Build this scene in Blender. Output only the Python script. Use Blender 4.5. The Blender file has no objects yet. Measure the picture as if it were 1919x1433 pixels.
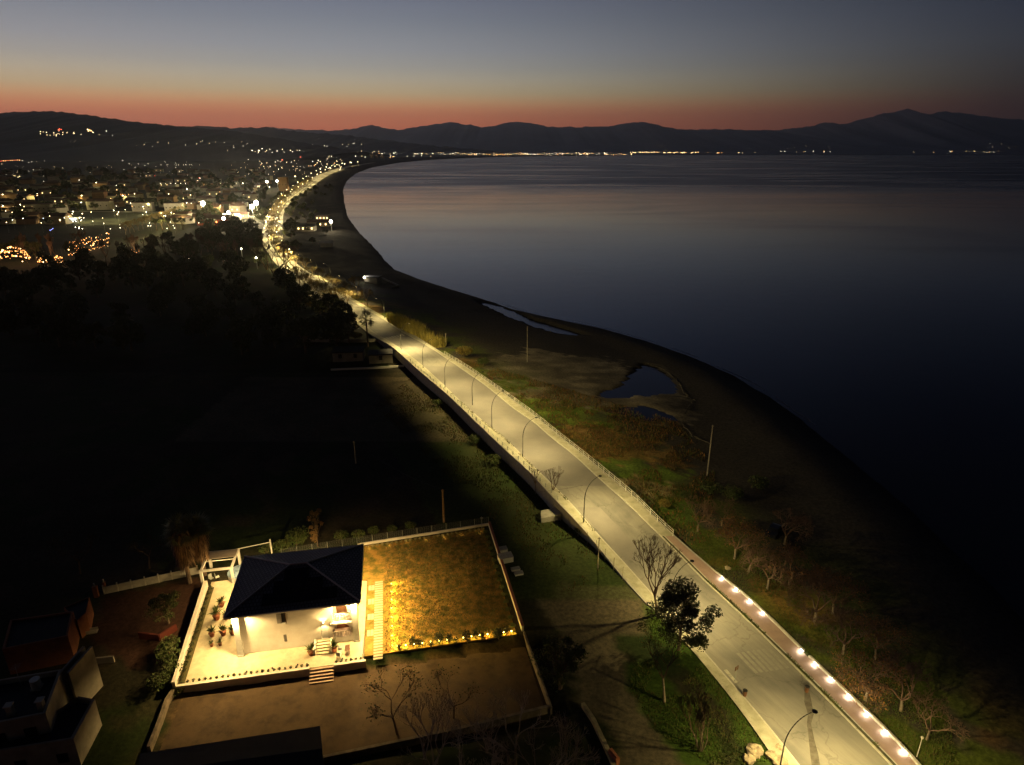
import bpy, math, random
import numpy as np
from mathutils import Vector, Matrix

# ------------------------------------------------------------------ camera, sky, exposure
S = bpy.context.scene
CH, FPX, HY = 60.0, 1200.0, 285.0            # eye height, focal length (px of the 1919 px frame), horizon row
PITCH = math.atan((716.5-HY)/FPX); SP, CP = math.sin(PITCH), math.cos(PITCH)
cam = bpy.data.objects.new("camera", bpy.data.cameras.new("camera"))
S.collection.objects.link(cam); S.camera = cam
cam.location = (0, 0, CH); cam.rotation_euler = (math.pi/2-PITCH, 0, 0)
cam.data.sensor_width = 36; cam.data.lens = 36*FPX/1919.0
cam.data.clip_start = 0.5; cam.data.clip_end = 200000
S.view_settings.view_transform = 'Standard'; S.view_settings.look = 'None'
S.view_settings.gamma = 1; S.view_settings.exposure = 0
S.cycles.use_denoising = True
S.cycles.max_bounces = 4; S.cycles.diffuse_bounces = 2; S.cycles.glossy_bounces = 2
S.cycles.volume_bounces = 0; S.cycles.transparent_max_bounces = 8
S.cycles.sample_clamp_indirect = 2.0
S.cycles.caustics_reflective = False; S.cycles.caustics_refractive = False

def lin(c):
    return tuple((v/255/12.92 if v/255 <= .04045 else ((v/255+.055)/1.055)**2.4) for v in c)

world = bpy.data.worlds.new("World"); S.world = world; world.use_nodes = True
nt = world.node_tree; N = nt.nodes; Lk = nt.links
for n in list(N): N.remove(n)
def nd(tree, t, **kw):
    n = tree.nodes.new(t)
    for k, v in kw.items():
        if k.startswith('i_'):
            n.inputs[int(k[2:]) if k[2:].isdigit() else k[2:]].default_value = v
        else: setattr(n, k, v)
    return n
def ramp(tree, stops, interp='LINEAR'):
    r = tree.nodes.new('ShaderNodeValToRGB'); r.color_ramp.interpolation = interp
    e = r.color_ramp.elements
    while len(e) > 1: e.remove(e[-1])
    e[0].position = stops[0][0]; e[0].color = (*stops[0][1], 1)
    for p, c in stops[1:]:
        x = e.new(p); x.color = (*c, 1)
    return r
def sky_world():
    # after-sunset sky: glow low in the west (azimuth about -12 degrees), dimming round to the east and upwards
    tc = nd(nt, 'ShaderNodeTexCoord'); sep = nd(nt, 'ShaderNodeSeparateXYZ')
    Lk.new(tc.outputs['Generated'], sep.inputs[0])
    el = nd(nt, 'ShaderNodeMath', operation='ARCSINE'); Lk.new(sep.outputs['Z'], el.inputs[0])
    eln = nd(nt, 'ShaderNodeMath', operation='MULTIPLY', i_1=2/math.pi); Lk.new(el.outputs[0], eln.inputs[0])
    eln.use_clamp = True
    sq = nd(nt, 'ShaderNodeMath', operation='SQRT'); Lk.new(eln.outputs[0], sq.inputs[0])
    az = nd(nt, 'ShaderNodeMath', operation='ARCTAN2'); Lk.new(sep.outputs['X'], az.inputs[0]); Lk.new(sep.outputs['Y'], az.inputs[1])
    P = lambda deg: math.sqrt(max(deg, 0)/90)
    A = ramp(nt, [(0, lin((160, 78, 58))), (P(1.9), lin((182, 92, 66))), (P(2.7), lin((190, 104, 72))), (P(3.3), lin((194, 118, 82))), (P(3.9), lin((192, 136, 98))),
                  (P(4.5), lin((184, 146, 112))), (P(5.5), lin((170, 152, 130))), (P(6.4), lin((158, 151, 140))), (P(7.6), lin((146, 147, 148))), (P(9.6), lin((126, 130, 140))),
                  (P(11.2), lin((112, 118, 134))), (P(16), lin((88, 98, 126))), (P(26), lin((46, 53, 78))), (P(45), lin((18, 21, 32))), (1, lin((10, 12, 20)))])
    B = ramp(nt, [(0, lin((42, 34, 36))), (P(2.7), lin((45, 37, 38))), (P(3.6), lin((46, 41, 43))), (P(5.5), lin((51, 49, 53))), (P(7), lin((52, 54, 60))), (P(8.9), lin((48, 52, 63))),
                  (P(11.2), lin((40, 46, 58))), (P(18), lin((24, 28, 40))), (P(30), lin((11, 13, 20))), (1, lin((5, 6, 10)))])
    for r in (A, B): Lk.new(sq.outputs[0], r.inputs[0])
    # the haze takes part of this light away again near the horizon
    GA = {0: (2.4, 2.4, 1.5), 1.9: (2.5, 2.6, 1.6), 2.7: (2.45, 2.6, 1.65), 3.3: (2.3, 2.7, 2.0), 3.9: (2.1, 2.65, 2.25), 4.5: (1.85, 2.5, 2.4), 5.5: (1.75, 2.1, 2.15), 6.4: (1.5, 1.7, 1.8), 7.6: (1.35, 1.45, 1.52), 9.6: (1.2, 1.3, 1.32), 11.2: (1.15, 1.2, 1.22), 16: (1.05, 1.1, 1.1)}
    GB = {0: (1.0, 1.05, 1.05), 2.7: (1.0, 1.05, 1.05), 3.6: (1.0, 1.08, 1.08), 5.5: (1.0, 1.1, 1.15), 7: (1.0, 1.1, 1.2), 8.9: (.85, .95, 1.05), 11.2: (.68, .78, .88), 18: (.55, .65, .8)}
    for r, g in ((A, GA), (B, GB)):
        for e in r.color_ramp.elements:
            d = e.position**2*90; k = min(g, key=lambda q: abs(q-d))
            if abs(k-d) < 1.0 or d < 1: e.color = (e.color[0]*g[k][0], e.color[1]*g[k][1], e.color[2]*g[k][2], 1)
    mr = nd(nt, 'ShaderNodeMapRange', interpolation_type='SMOOTHSTEP')
    mr.inputs['From Min'].default_value = math.radians(-18); mr.inputs['From Max'].default_value = math.radians(42)
    Lk.new(az.outputs[0], mr.inputs['Value'])
    mx = nd(nt, 'ShaderNodeMix', data_type='RGBA'); Lk.new(mr.outputs[0], mx.inputs[0])
    Lk.new(A.outputs[0], mx.inputs[6]); Lk.new(B.outputs[0], mx.inputs[7])
    # round behind the viewer the sky is dark; also slightly dimmer far left and high
    bk = nd(nt, 'ShaderNodeMapRange', interpolation_type='SMOOTHSTEP')
    ab = nd(nt, 'ShaderNodeMath', operation='SUBTRACT', i_1=math.radians(-10)); Lk.new(az.outputs[0], ab.inputs[0])
    aa = nd(nt, 'ShaderNodeMath', operation='ABSOLUTE'); Lk.new(ab.outputs[0], aa.inputs[0])
    bk.inputs['From Min'].default_value = math.radians(45); bk.inputs['From Max'].default_value = math.radians(150)
    bk.inputs['To Min'].default_value = 1.0; bk.inputs['To Max'].default_value = 0.12
    Lk.new(aa.outputs[0], bk.inputs['Value'])
    m2 = nd(nt, 'ShaderNodeVectorMath', operation='SCALE'); Lk.new(mx.outputs[2], m2.inputs[0]); Lk.new(bk.outputs[0], m2.inputs['Scale'])
    bg = nd(nt, 'ShaderNodeBackground'); bg.inputs[1].default_value = 1.0
    Lk.new(m2.outputs[0], bg.inputs[0])
    out = nd(nt, 'ShaderNodeOutputWorld'); Lk.new(bg.outputs[0], out.inputs[0])
sky_world()

# ------------------------------------------------------------------ helpers
def G(px, py, z=0.0):                       # where the line of sight through a pixel meets the level z
    u, v = (px-959.5)/FPX, (py-716.5)/FPX
    t = (z-CH)/(-SP-v*CP)
    return (u*t, (CP-v*SP)*t)
def GY(px, py, Y):                          # ... meets the upright plane at distance Y
    u, v = (px-959.5)/FPX, (py-716.5)/FPX
    t = Y/(CP-v*SP)
    return (u*t, CH+t*(-SP-v*CP))
def sm(a, b, x):
    t = np.clip((np.asarray(x, float)-a)/(b-a), 0, 1); return t*t*(3-2*t)
def deck(Y): return float(3.0*(sm(78, 100, Y)-sm(185, 225, Y)))
def R(px, py):                              # on the road surface
    z = 0
    for _ in range(24):
        x, y = G(px, py, z); z = .5*z+.5*deck(y)
    return (x, y, z)
HA = math.radians(10.65); HO = (-34.3, 64.8)
def HW(x, y, z=0): return (HO[0]+x*math.cos(HA)-y*math.sin(HA), HO[1]+x*math.sin(HA)+y*math.cos(HA), z)
def WH(x, y):
    dx, dy = x-HO[0], y-HO[1]
    return dx*math.cos(HA)+dy*math.sin(HA), -dx*math.sin(HA)+dy*math.cos(HA)
def Hp(px, py, z=0): return WH(*G(px, py, z))
rnd = random.Random(7)
_rs = np.random.RandomState(3); _tab = _rs.rand(256, 256)
def vnoise(x, y, s=1.0):
    x = np.asarray(x, float)/s+1000; y = np.asarray(y, float)/s+1000
    xi = np.floor(x).astype(int); yi = np.floor(y).astype(int); fx = x-xi; fy = y-yi
    fx = fx*fx*(3-2*fx); fy = fy*fy*(3-2*fy)
    a = _tab[xi % 256, yi % 256]; b = _tab[(xi+1) % 256, yi % 256]; c = _tab[xi % 256, (yi+1) % 256]; d = _tab[(xi+1) % 256, (yi+1) % 256]
    return (a*(1-fx)+b*fx)*(1-fy)+(c*(1-fx)+d*fx)*fy
def fnoise(x, y, s): return (vnoise(x, y, s)*.5+vnoise(y, x, s*.47)*.3+vnoise(x+31, y+7, s*.21)*.2)

class MB:
    def __init__(s): s.v = []; s.f = []; s.m = []
    def add(s, vs, fs, m=0):
        o = len(s.v); s.v += [tuple(p) for p in vs]; s.f += [tuple(i+o for i in f) for f in fs]; s.m += [m]*len(fs)
    def quad(s, a, b, c, d, m=0): s.add([a, b, c, d], [(0, 1, 2, 3)], m)
    def box(s, c, sz, rz=0, m=0, fn=None):
        x, y, z = (q/2 for q in sz); ca, sa = math.cos(rz), math.sin(rz)
        vs = [(c[0]+i*x*ca-j*y*sa, c[1]+i*x*sa+j*y*ca, c[2]+k*z) for k in (-1, 1) for i, j in ((-1, -1), (1, -1), (1, 1), (-1, 1))]
        if fn: vs = [fn(*p) for p in vs]
        s.add(vs, [(3, 2, 1, 0), (4, 5, 6, 7), (0, 1, 5, 4), (1, 2, 6, 5), (2, 3, 7, 6), (3, 0, 4, 7)], m)
    def bx(s, x0, x1, y0, y1, z0, z1, m=0, fn=None): s.box(((x0+x1)/2, (y0+y1)/2, (z0+z1)/2), (x1-x0, y1-y0, z1-z0), 0, m, fn)
    def prism(s, poly, z0, z1, m=0):
        n = len(poly); vs = [(p[0], p[1], z0) for p in poly]+[(p[0], p[1], z1) for p in poly]
        s.add(vs, [tuple(range(n))[::-1], tuple(range(n, 2*n))]+[(i, (i+1) % n, n+(i+1) % n, n+i) for i in range(n)], m)
    def tube(s, p, q, r0, r1, n=5, m=0, cap=False):
        p, q = Vector(p), Vector(q); d = q-p
        if d.length < 1e-6: return
        d.normalize(); a = d.orthogonal().normalized(); b = d.cross(a)
        vs = []
        for c, r in ((p, r0), (q, r1)):
            for i in range(n):
                t = 2*math.pi*i/n; vs.append(c+a*(r*math.cos(t))+b*(r*math.sin(t)))
        fs = [(i, (i+1) % n, n+(i+1) % n, n+i) for i in range(n)]
        if cap: fs += [tuple(range(n))[::-1], tuple(range(n, 2*n))]
        s.add(vs, fs, m)
    def path(s, pts, rs, n=6, m=0):
        for i in range(len(pts)-1): s.tube(pts[i], pts[i+1], rs[i], rs[i+1], n, m, True)
    def ball(s, c, r, m=0, seg=6, rings=4, sz=1.0):
        vs = [(c[0], c[1], c[2]-r*sz)]
        for j in range(1, rings):
            t = math.pi*j/rings
            for i in range(seg):
                a = 2*math.pi*i/seg; vs.append((c[0]+r*math.sin(t)*math.cos(a), c[1]+r*math.sin(t)*math.sin(a), c[2]-r*sz*math.cos(t)))
        vs.append((c[0], c[1], c[2]+r*sz)); fs = []
        for i in range(seg): fs.append((0, 1+(i+1) % seg, 1+i))
        for j in range(rings-2):
            for i in range(seg):
                a, b = 1+j*seg+i, 1+j*seg+(i+1) % seg; fs.append((a, b, b+seg, a+seg))
        L = len(vs)-1; o = 1+(rings-2)*seg
        for i in range(seg): fs.append((o+i, o+(i+1) % seg, L))
        s.add(vs, fs, m)
    def leaf(s, c, sz, r, m=0):
        a = Vector((r.gauss(0, 1), r.gauss(0, 1), r.gauss(0, 1)))
        if a.length < .01: a = Vector((1, 0, 0))
        a.normalize(); b = a.orthogonal().normalized(); b.rotate(Matrix.Rotation(r.random()*6.28, 3, a)); e = a.cross(b)
        c = Vector(c); w = sz*.5
        s.add([c-b*sz*.6, c-e*w*.55, c+b*sz*.6, c+e*w*.55], [(0, 1, 2, 3)], m)
    def build(s, name, mats, parent=None, smooth=False):
        me = bpy.data.meshes.new(name); me.from_pydata(s.v, [], s.f)
        if not isinstance(mats, (list, tuple)): mats = [mats]
        for mm in mats: me.materials.append(mm)
        if len(mats) > 1: me.polygons.foreach_set('material_index', s.m)
        if smooth: me.polygons.foreach_set('use_smooth', [True]*len(me.polygons))
        me.update(); o = bpy.data.objects.new(name, me); S.collection.objects.link(o)
        if parent: o.parent = parent
        return o
def tag(o, label=None, cat=None, group=None, kind=None):
    if label: o['label'] = label
    if cat: o['category'] = cat
    if group: o['group'] = group
    if kind: o['kind'] = kind
    return o
def empty(name, loc, rz=0, label=None, cat=None, group=None):
    o = bpy.data.objects.new(name, None); S.collection.objects.link(o); o.location = loc; o.rotation_euler = (0, 0, rz)
    return tag(o, label, cat, group)
def dup(root, loc, rz=0, sc=1.0, label=None, group=None):
    c = root.copy(); S.collection.objects.link(c); c.location = loc; c.rotation_euler = (0, 0, rz); c.scale = (sc, sc, sc) if not isinstance(sc, tuple) else sc
    if label: c['label'] = label
    if group: c['group'] = group
    for ch in list(root.children):
        k = ch.copy(); S.collection.objects.link(k); k.parent = c
        for g in list(ch.children):
            j = g.copy(); S.collection.objects.link(j); j.parent = k
    return c

# ------------------------------------------------------------------ materials
MATS = {}
def mat(name, c1, c2=None, scale=2.0, rough=.85, bump=0.0, metal=0.0, c3=None, stretch=None, spec=.3, contrast=(.35, .65), detail=6):
    if name in MATS: return MATS[name]
    m = bpy.data.materials.new(name); m.use_nodes = True; t = m.node_tree; b = t.nodes['Principled BSDF']
    b.inputs['Roughness'].default_value = rough; b.inputs['Metallic'].default_value = metal
    b.inputs['Specular IOR Level'].default_value = spec
    c2 = c2 or tuple(v*.7 for v in c1)
    tc = nd(t, 'ShaderNodeTexCoord'); no = nd(t, 'ShaderNodeTexNoise'); no.inputs['Scale'].default_value = scale; no.inputs['Detail'].default_value = detail
    no.inputs['Roughness'].default_value = .65
    src = tc.outputs['Object']
    if stretch:
        mp = nd(t, 'ShaderNodeMapping'); mp.inputs['Scale'].default_value = stretch; t.links.new(src, mp.inputs[0]); src = mp.outputs[0]
    t.links.new(src, no.inputs['Vector'])
    st = [(contrast[0], c1), (contrast[1], c2)]
    if c3: st = [(contrast[0], c1), ((contrast[0]+contrast[1])/2, c3), (contrast[1], c2)]
    r = ramp(t, st); t.links.new(no.outputs[0], r.inputs[0]); t.links.new(r.outputs[0], b.inputs['Base Color'])
    if bump:
        bp = nd(t, 'ShaderNodeBump'); bp.inputs['Strength'].default_value = bump; bp.inputs['Distance'].default_value = .1
        t.links.new(no.outputs[0], bp.inputs['Height']); t.links.new(bp.outputs[0], b.inputs['Normal'])
    MATS[name] = m; return m
def emit(name, c, s, sample=False):
    if name in MATS: return MATS[name]
    m = bpy.data.materials.new(name); m.use_nodes = True; t = m.node_tree; b = t.nodes['Principled BSDF']
    b.inputs['Base Color'].default_value = (.1, .1, .1, 1)
    b.inputs['Emission Color'].default_value = (*c, 1); b.inputs['Emission Strength'].default_value = s
    m.cycles.emission_sampling = 'AUTO' if sample else 'NONE'
    MATS[name] = m; return m
def light(kind, loc, power, color, parent=None, radius=.15, spot=None, blend=.6, aim=None):
    l = bpy.data.lights.new("lamp_light", kind); l.energy = power; l.color = color; l.shadow_soft_size = radius
    if kind == 'SPOT': l.spot_size = math.radians(spot); l.spot_blend = blend
    o = bpy.data.objects.new("lamp_light", l); S.collection.objects.link(o); o.location = loc
    if aim is not None:
        d = Vector(aim)-Vector(loc); o.rotation_euler = d.to_track_quat('-Z', 'Y').to_euler()
    if parent: o.parent = parent
    return o
CW = (1.0, .76, .30)          # street lamp colour
CV = (1.0, .66, .25)          # villa lamps
M_con = mat('concrete', (.42, .40, .34), (.30, .29, .25), 1.2, .9, .15)
M_kerb = mat('kerb_stone', (.55, .52, .43), (.40, .38, .32), 2.5, .9)
M_pave = mat('pavement', (.46, .43, .33), (.30, .29, .20), .7, .9, .1)
M_path = mat('red_path', (.36, .255, .21), (.29, .20, .17), .6, .85)
M_metal = mat('lamp_metal', (.10, .10, .09), (.07, .07, .06), 3, .45, metal=.6)
M_galv = mat('galvanised', (.38, .40, .38), (.28, .30, .28), 3, .5, metal=.3)
M_dark = mat('dark_plastic', (.03, .03, .03), (.02, .02, .02), 3, .6)
M_white = mat('white_paint', (.74, .72, .66), (.62, .60, .54), 3, .7)
M_plaster = mat('plaster', (.72, .67, .58), (.62, .56, .47), .8, .9, .05)
M_roof = mat('roof_tiles', (.15, .155, .18), (.10, .105, .13), 6, .65, .3)
M_ridge = mat('ridge_tiles', (.50, .50, .52), (.40, .40, .43), 4, .7)
M_panel = mat('solar_glass', (.006, .007, .012), (.008, .009, .014), 3, .25)
M_brown = mat('brown_wood', (.13, .06, .03), (.08, .04, .02), 3, .7)
M_terra = mat('terracotta', (.38, .14, .07), (.28, .10, .05), 4, .8)
M_bark = mat('bark', (.19, .14, .10), (.10, .07, .05), 3, .95, stretch=(4, 4, 1))
M_twigb = mat('brown_twigs', (.18, .115, .08), (.12, .075, .055), 2, .95)
M_pale = mat('pale_bark', (.30, .25, .17), (.17, .13, .09), 3, .95)
M_twig = mat('twigs', (.12, .075, .05), (.07, .045, .03), 2, .95)
M_leafd = mat('leaf_dark', (.035, .05, .015), (.06, .06, .025), .9, .7)
M_leafg = mat('leaf_green', (.05, .09, .02), (.09, .09, .03), .9, .7)
M_leafy = mat('leaf_yellow', (.28, .20, .04), (.14, .13, .04), .8, .8)
M_leafo = mat('leaf_orange', (.30, .15, .04), (.18, .08, .03), .8, .8)
M_reed = mat('reed', (.50, .40, .10), (.26, .24, .06), .6, .85)
M_shag = mat('dead_fronds', (.42, .27, .15), (.20, .12, .07), 2, .95, stretch=(5, 5, .8))
M_tile = mat('terrace_tiles', (.62, .54, .37), (.46, .40, .27), 1.0, .6)
M_stepst = mat('stepping_stone', (.52, .46, .31), (.40, .35, .23), 2, .9)
M_orange = mat('orange_plaster', (.27, .105, .05), (.18, .07, .035), 1, .9)
M_steel = mat('railing_white', (.66, .64, .55), (.52, .50, .42), 2, .5)
M_trim = mat('grey_trim', (.30, .28, .25), (.22, .20, .18), 2, .8)
M_hw = [mat('house_wall_a', (.42, .37, .27), (.30, .26, .19), .3, .9), mat('house_wall_b', (.50, .46, .38), (.38, .35, .28), .3, .9),
        mat('house_wall_c', (.35, .22, .13), (.28, .17, .1), .3, .9)]
M_hr = mat('house_roof', (.13, .07, .045), (.08, .05, .04), .6, .9)

# ------------------------------------------------------------------ shore and road lines
SHORE = [(1180, 290.3), (1150, 291), (1000, 293.2), (900, 295.5), (820, 299.5), (760, 305), (710, 314), (682, 325), (666, 338), (658, 352), (659, 375), (667, 408), (688, 437), (715, 463),
         (735, 487), (755, 505), (800, 522), (860, 541), (900, 553), (940, 565), (1000, 584), (1080, 601), (1160, 618), (1240, 640), (1320, 668), (1400, 702), (1470, 742),
         (1540, 790), (1610, 843), (1690, 905), (1780, 978), (1860, 1050), (1940, 1125), (2060, 1240), (2200, 1380)]
_sh = sorted([(G(x, y, -1)[1], G(x, y, -1)[0]) for x, y in SHORE])
_sh = [(-200, _sh[0][1]-20)]+[(a, b) for a, b in _sh]+[(_sh[-1][0]*1.25, 62000)]
SY = np.array([a for a, b in _sh]); SX = np.array([b for a, b in _sh])
def shore(Y): return np.interp(Y, SY, SX)

def line(pix):
    p = sorted([R(*q)[:2] for q in pix], key=lambda q: q[1]); return np.array([q[1] for q in p]), np.array([q[0] for q in p])
LO = line([(1500, 1490), (1455, 1433), (1436, 1400), (1390, 1333), (1340, 1273), (1317, 1240), (1186, 1101), (1175, 1086), (1121, 1019), (1081, 974), (1047, 943), (991, 880), (924, 820), (845, 743), (784, 692.6),
           (734, 648), (708, 634), (662, 598), (633, 579), (598, 568), (562, 546), (534, 522), (508, 490), (493, 465), (485, 450), (491, 425), (497, 412), (523, 375), (542, 362), (575, 337.5), (600, 325), (638, 313), (690, 305), (738, 299)])
LK = line([(1545, 1490), (1497, 1433), (1469, 1397), (1424, 1339), (1377, 1287), (1334, 1237), (1210, 1099), (1181, 1063), (1121, 1003), (1087, 963), (1059, 932), (1036, 909), (978, 853), (947, 820), (918, 800), (868, 757),
           (826, 716), (790, 683), (748, 652), (720, 634), (672, 598), (645, 581), (612, 569), (573, 547), (543, 522), (513, 490), (497, 465), (488, 450), (494, 425), (500, 412), (525, 375), (544, 362), (577, 337.5), (602, 325), (640, 313), (692, 305), (740, 299)])
RK = line([(1725, 1490), (1668, 1433), (1512, 1273), (1400, 1163), (1282, 1048), (1242, 1010), (1179, 949), (1123, 898), (1076, 853), (1032, 820), (1000, 790), (968, 771), (907, 720), (845, 678), (806, 652), (756, 623), (720, 599),
           (679, 576), (643, 554), (602, 524), (560, 498), (541, 475), (530, 459), (529, 425), (530, 412), (531, 401), (543, 379), (566, 364), (606, 334), (622, 325), (654, 313), (700, 305), (746, 299)])
RO = line([(1765, 1490), (1704, 1415), (1623, 1336), (1506, 1225), (1400, 1119), (1306, 1042), (1297, 1037), (1226, 974), (1168, 916), (1103, 862), (1052, 822), (1000, 779), (935, 732), (879, 692.6), (837, 667.5), (809, 651), (767, 622),
           (728, 598), (686, 574), (650, 552), (608, 522), (564, 496), (545, 475), (534, 459), (533, 425), (534, 412), (536, 401), (547, 379), (570, 364), (610, 334), (626, 325), (658, 313), (704, 305), (750, 299)])
_Yd = np.concatenate([np.arange(40, 330, 1.0), np.geomspace(330, 4200, 160)])
def smooth_line(l):
    x = np.interp(_Yd, l[0], l[1]); w = np.maximum(3.0, _Yd*.022); o = np.empty_like(x)
    for i, y in enumerate(_Yd):
        k = np.exp(-.5*((_Yd-y)/w[i])**2)*np.gradient(_Yd)
        A = np.array([[k.sum(), (k*(_Yd-y)).sum()], [(k*(_Yd-y)).sum(), (k*(_Yd-y)**2).sum()]]); b = np.array([(k*x).sum(), (k*(_Yd-y)*x).sum()])
        o[i] = np.linalg.solve(A, b)[0]
    return o
XLO, XLK, XRK, XRO = (smooth_line(l) for l in (LO, LK, RK, RO))
fLO = lambda y: float(np.interp(y, _Yd, XLO)); fLK = lambda y: float(np.interp(y, _Yd, XLK)); fRK = lambda y: float(np.interp(y, _Yd, XRK)); fRO = lambda y: float(np.interp(y, _Yd, XRO))

# ------------------------------------------------------------------ ground
def pip(x, y, poly):
    n = len(poly); c = np.zeros(x.shape, bool); j = n-1
    for i in range(n):
        xi, yi = poly[i]; xj, yj = poly[j]
        c ^= ((yi > y) != (yj > y)) & (x < (xj-xi)*(y-yi)/((yj-yi) or 1e-9)+xi); j = i
    return c
def PW(pts, z=0): return [G(a, b, z) for a, b in pts]
LAGP = [(890, 566), (915, 568), (935, 573), (965, 584), (1000, 599), (1050, 614), (1106, 631), (1060, 628), (1030, 621), (1000, 612), (965, 599), (925, 583)]
PNDP = [(1208, 682), (1230, 688), (1252, 702), (1266, 722), (1262, 738), (1240, 737), (1215, 744), (1190, 741), (1160, 747), (1130, 744), (1112, 747), (1135, 733), (1165, 724), (1180, 706), (1192, 692)]
_PL = [PW(P, -.3) for P in (LAGP, PNDP, [(1130, 766), (1200, 760), (1250, 772), (1272, 786), (1230, 790), (1185, 782)])]
def ground_h(X, Y, basins=True):
    X = np.asarray(X, float); Y = np.asarray(Y, float)
    near = sm(60, 20, np.abs(0*X)) if False else 1.0
    h = (fnoise(X, Y, 9)-.5)*.35*sm(2500, 300, Y)
    # flat beside the road and round the villa
    rx = (np.interp(Y, _Yd, XLO), np.interp(Y, _Yd, XRO))
    d = np.maximum(rx[0]-X, X-rx[1]); h = h*sm(0, 8, d)-.06
    hx, hy = (X-HO[0])*math.cos(HA)+(Y-HO[1])*math.sin(HA), -(X-HO[0])*math.sin(HA)+(Y-HO[1])*math.cos(HA)
    plot = sm(-9.5, -8, hx)*sm(38, 36, hx)*sm(-20, -17, hy)*sm(26, 24, hy)
    h = h*(1-plot)-.05*plot
    fc = sm(-9.5, -7, hx)*sm(39, 37, hx)*sm(-3.0, -4.3, hy)*sm(-19, -16.5, hy); h = h-.85*fc
    # beach: falls to the waterline, with a storm berm
    s = shore(Y)-X; sc = np.maximum(1, Y/400)
    h = h+.9*np.exp(-((s-16*sc)/(7*sc))**2)*sm(900, 200, Y)
    h = h-(1.9*sm(9, -3, s/sc)) - .4*sm(14, 4, s/sc)
    if not basins: return h
    a = (fnoise(X, Y, 3)-.5)*1.6; b = (fnoise(Y, X, 3)-.5)*1.6
    for P, d in zip(_PL, (-.75, -.75, -.5)): h = np.where(pip(X+a, Y+b, P), d, h)
    return h
def soft(X, Y, pts, z=0, w=2.6):
    a = (fnoise(X, Y, 6)-.5)*2.4*w+(vnoise(X, Y, 1.3)-.5)*1.6*w; b = (fnoise(Y+50, X-20, 6)-.5)*2.4*w+(vnoise(Y, X, 1.3)-.5)*1.6*w
    return pip(X+a, Y+b, PW(pts, z))
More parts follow.
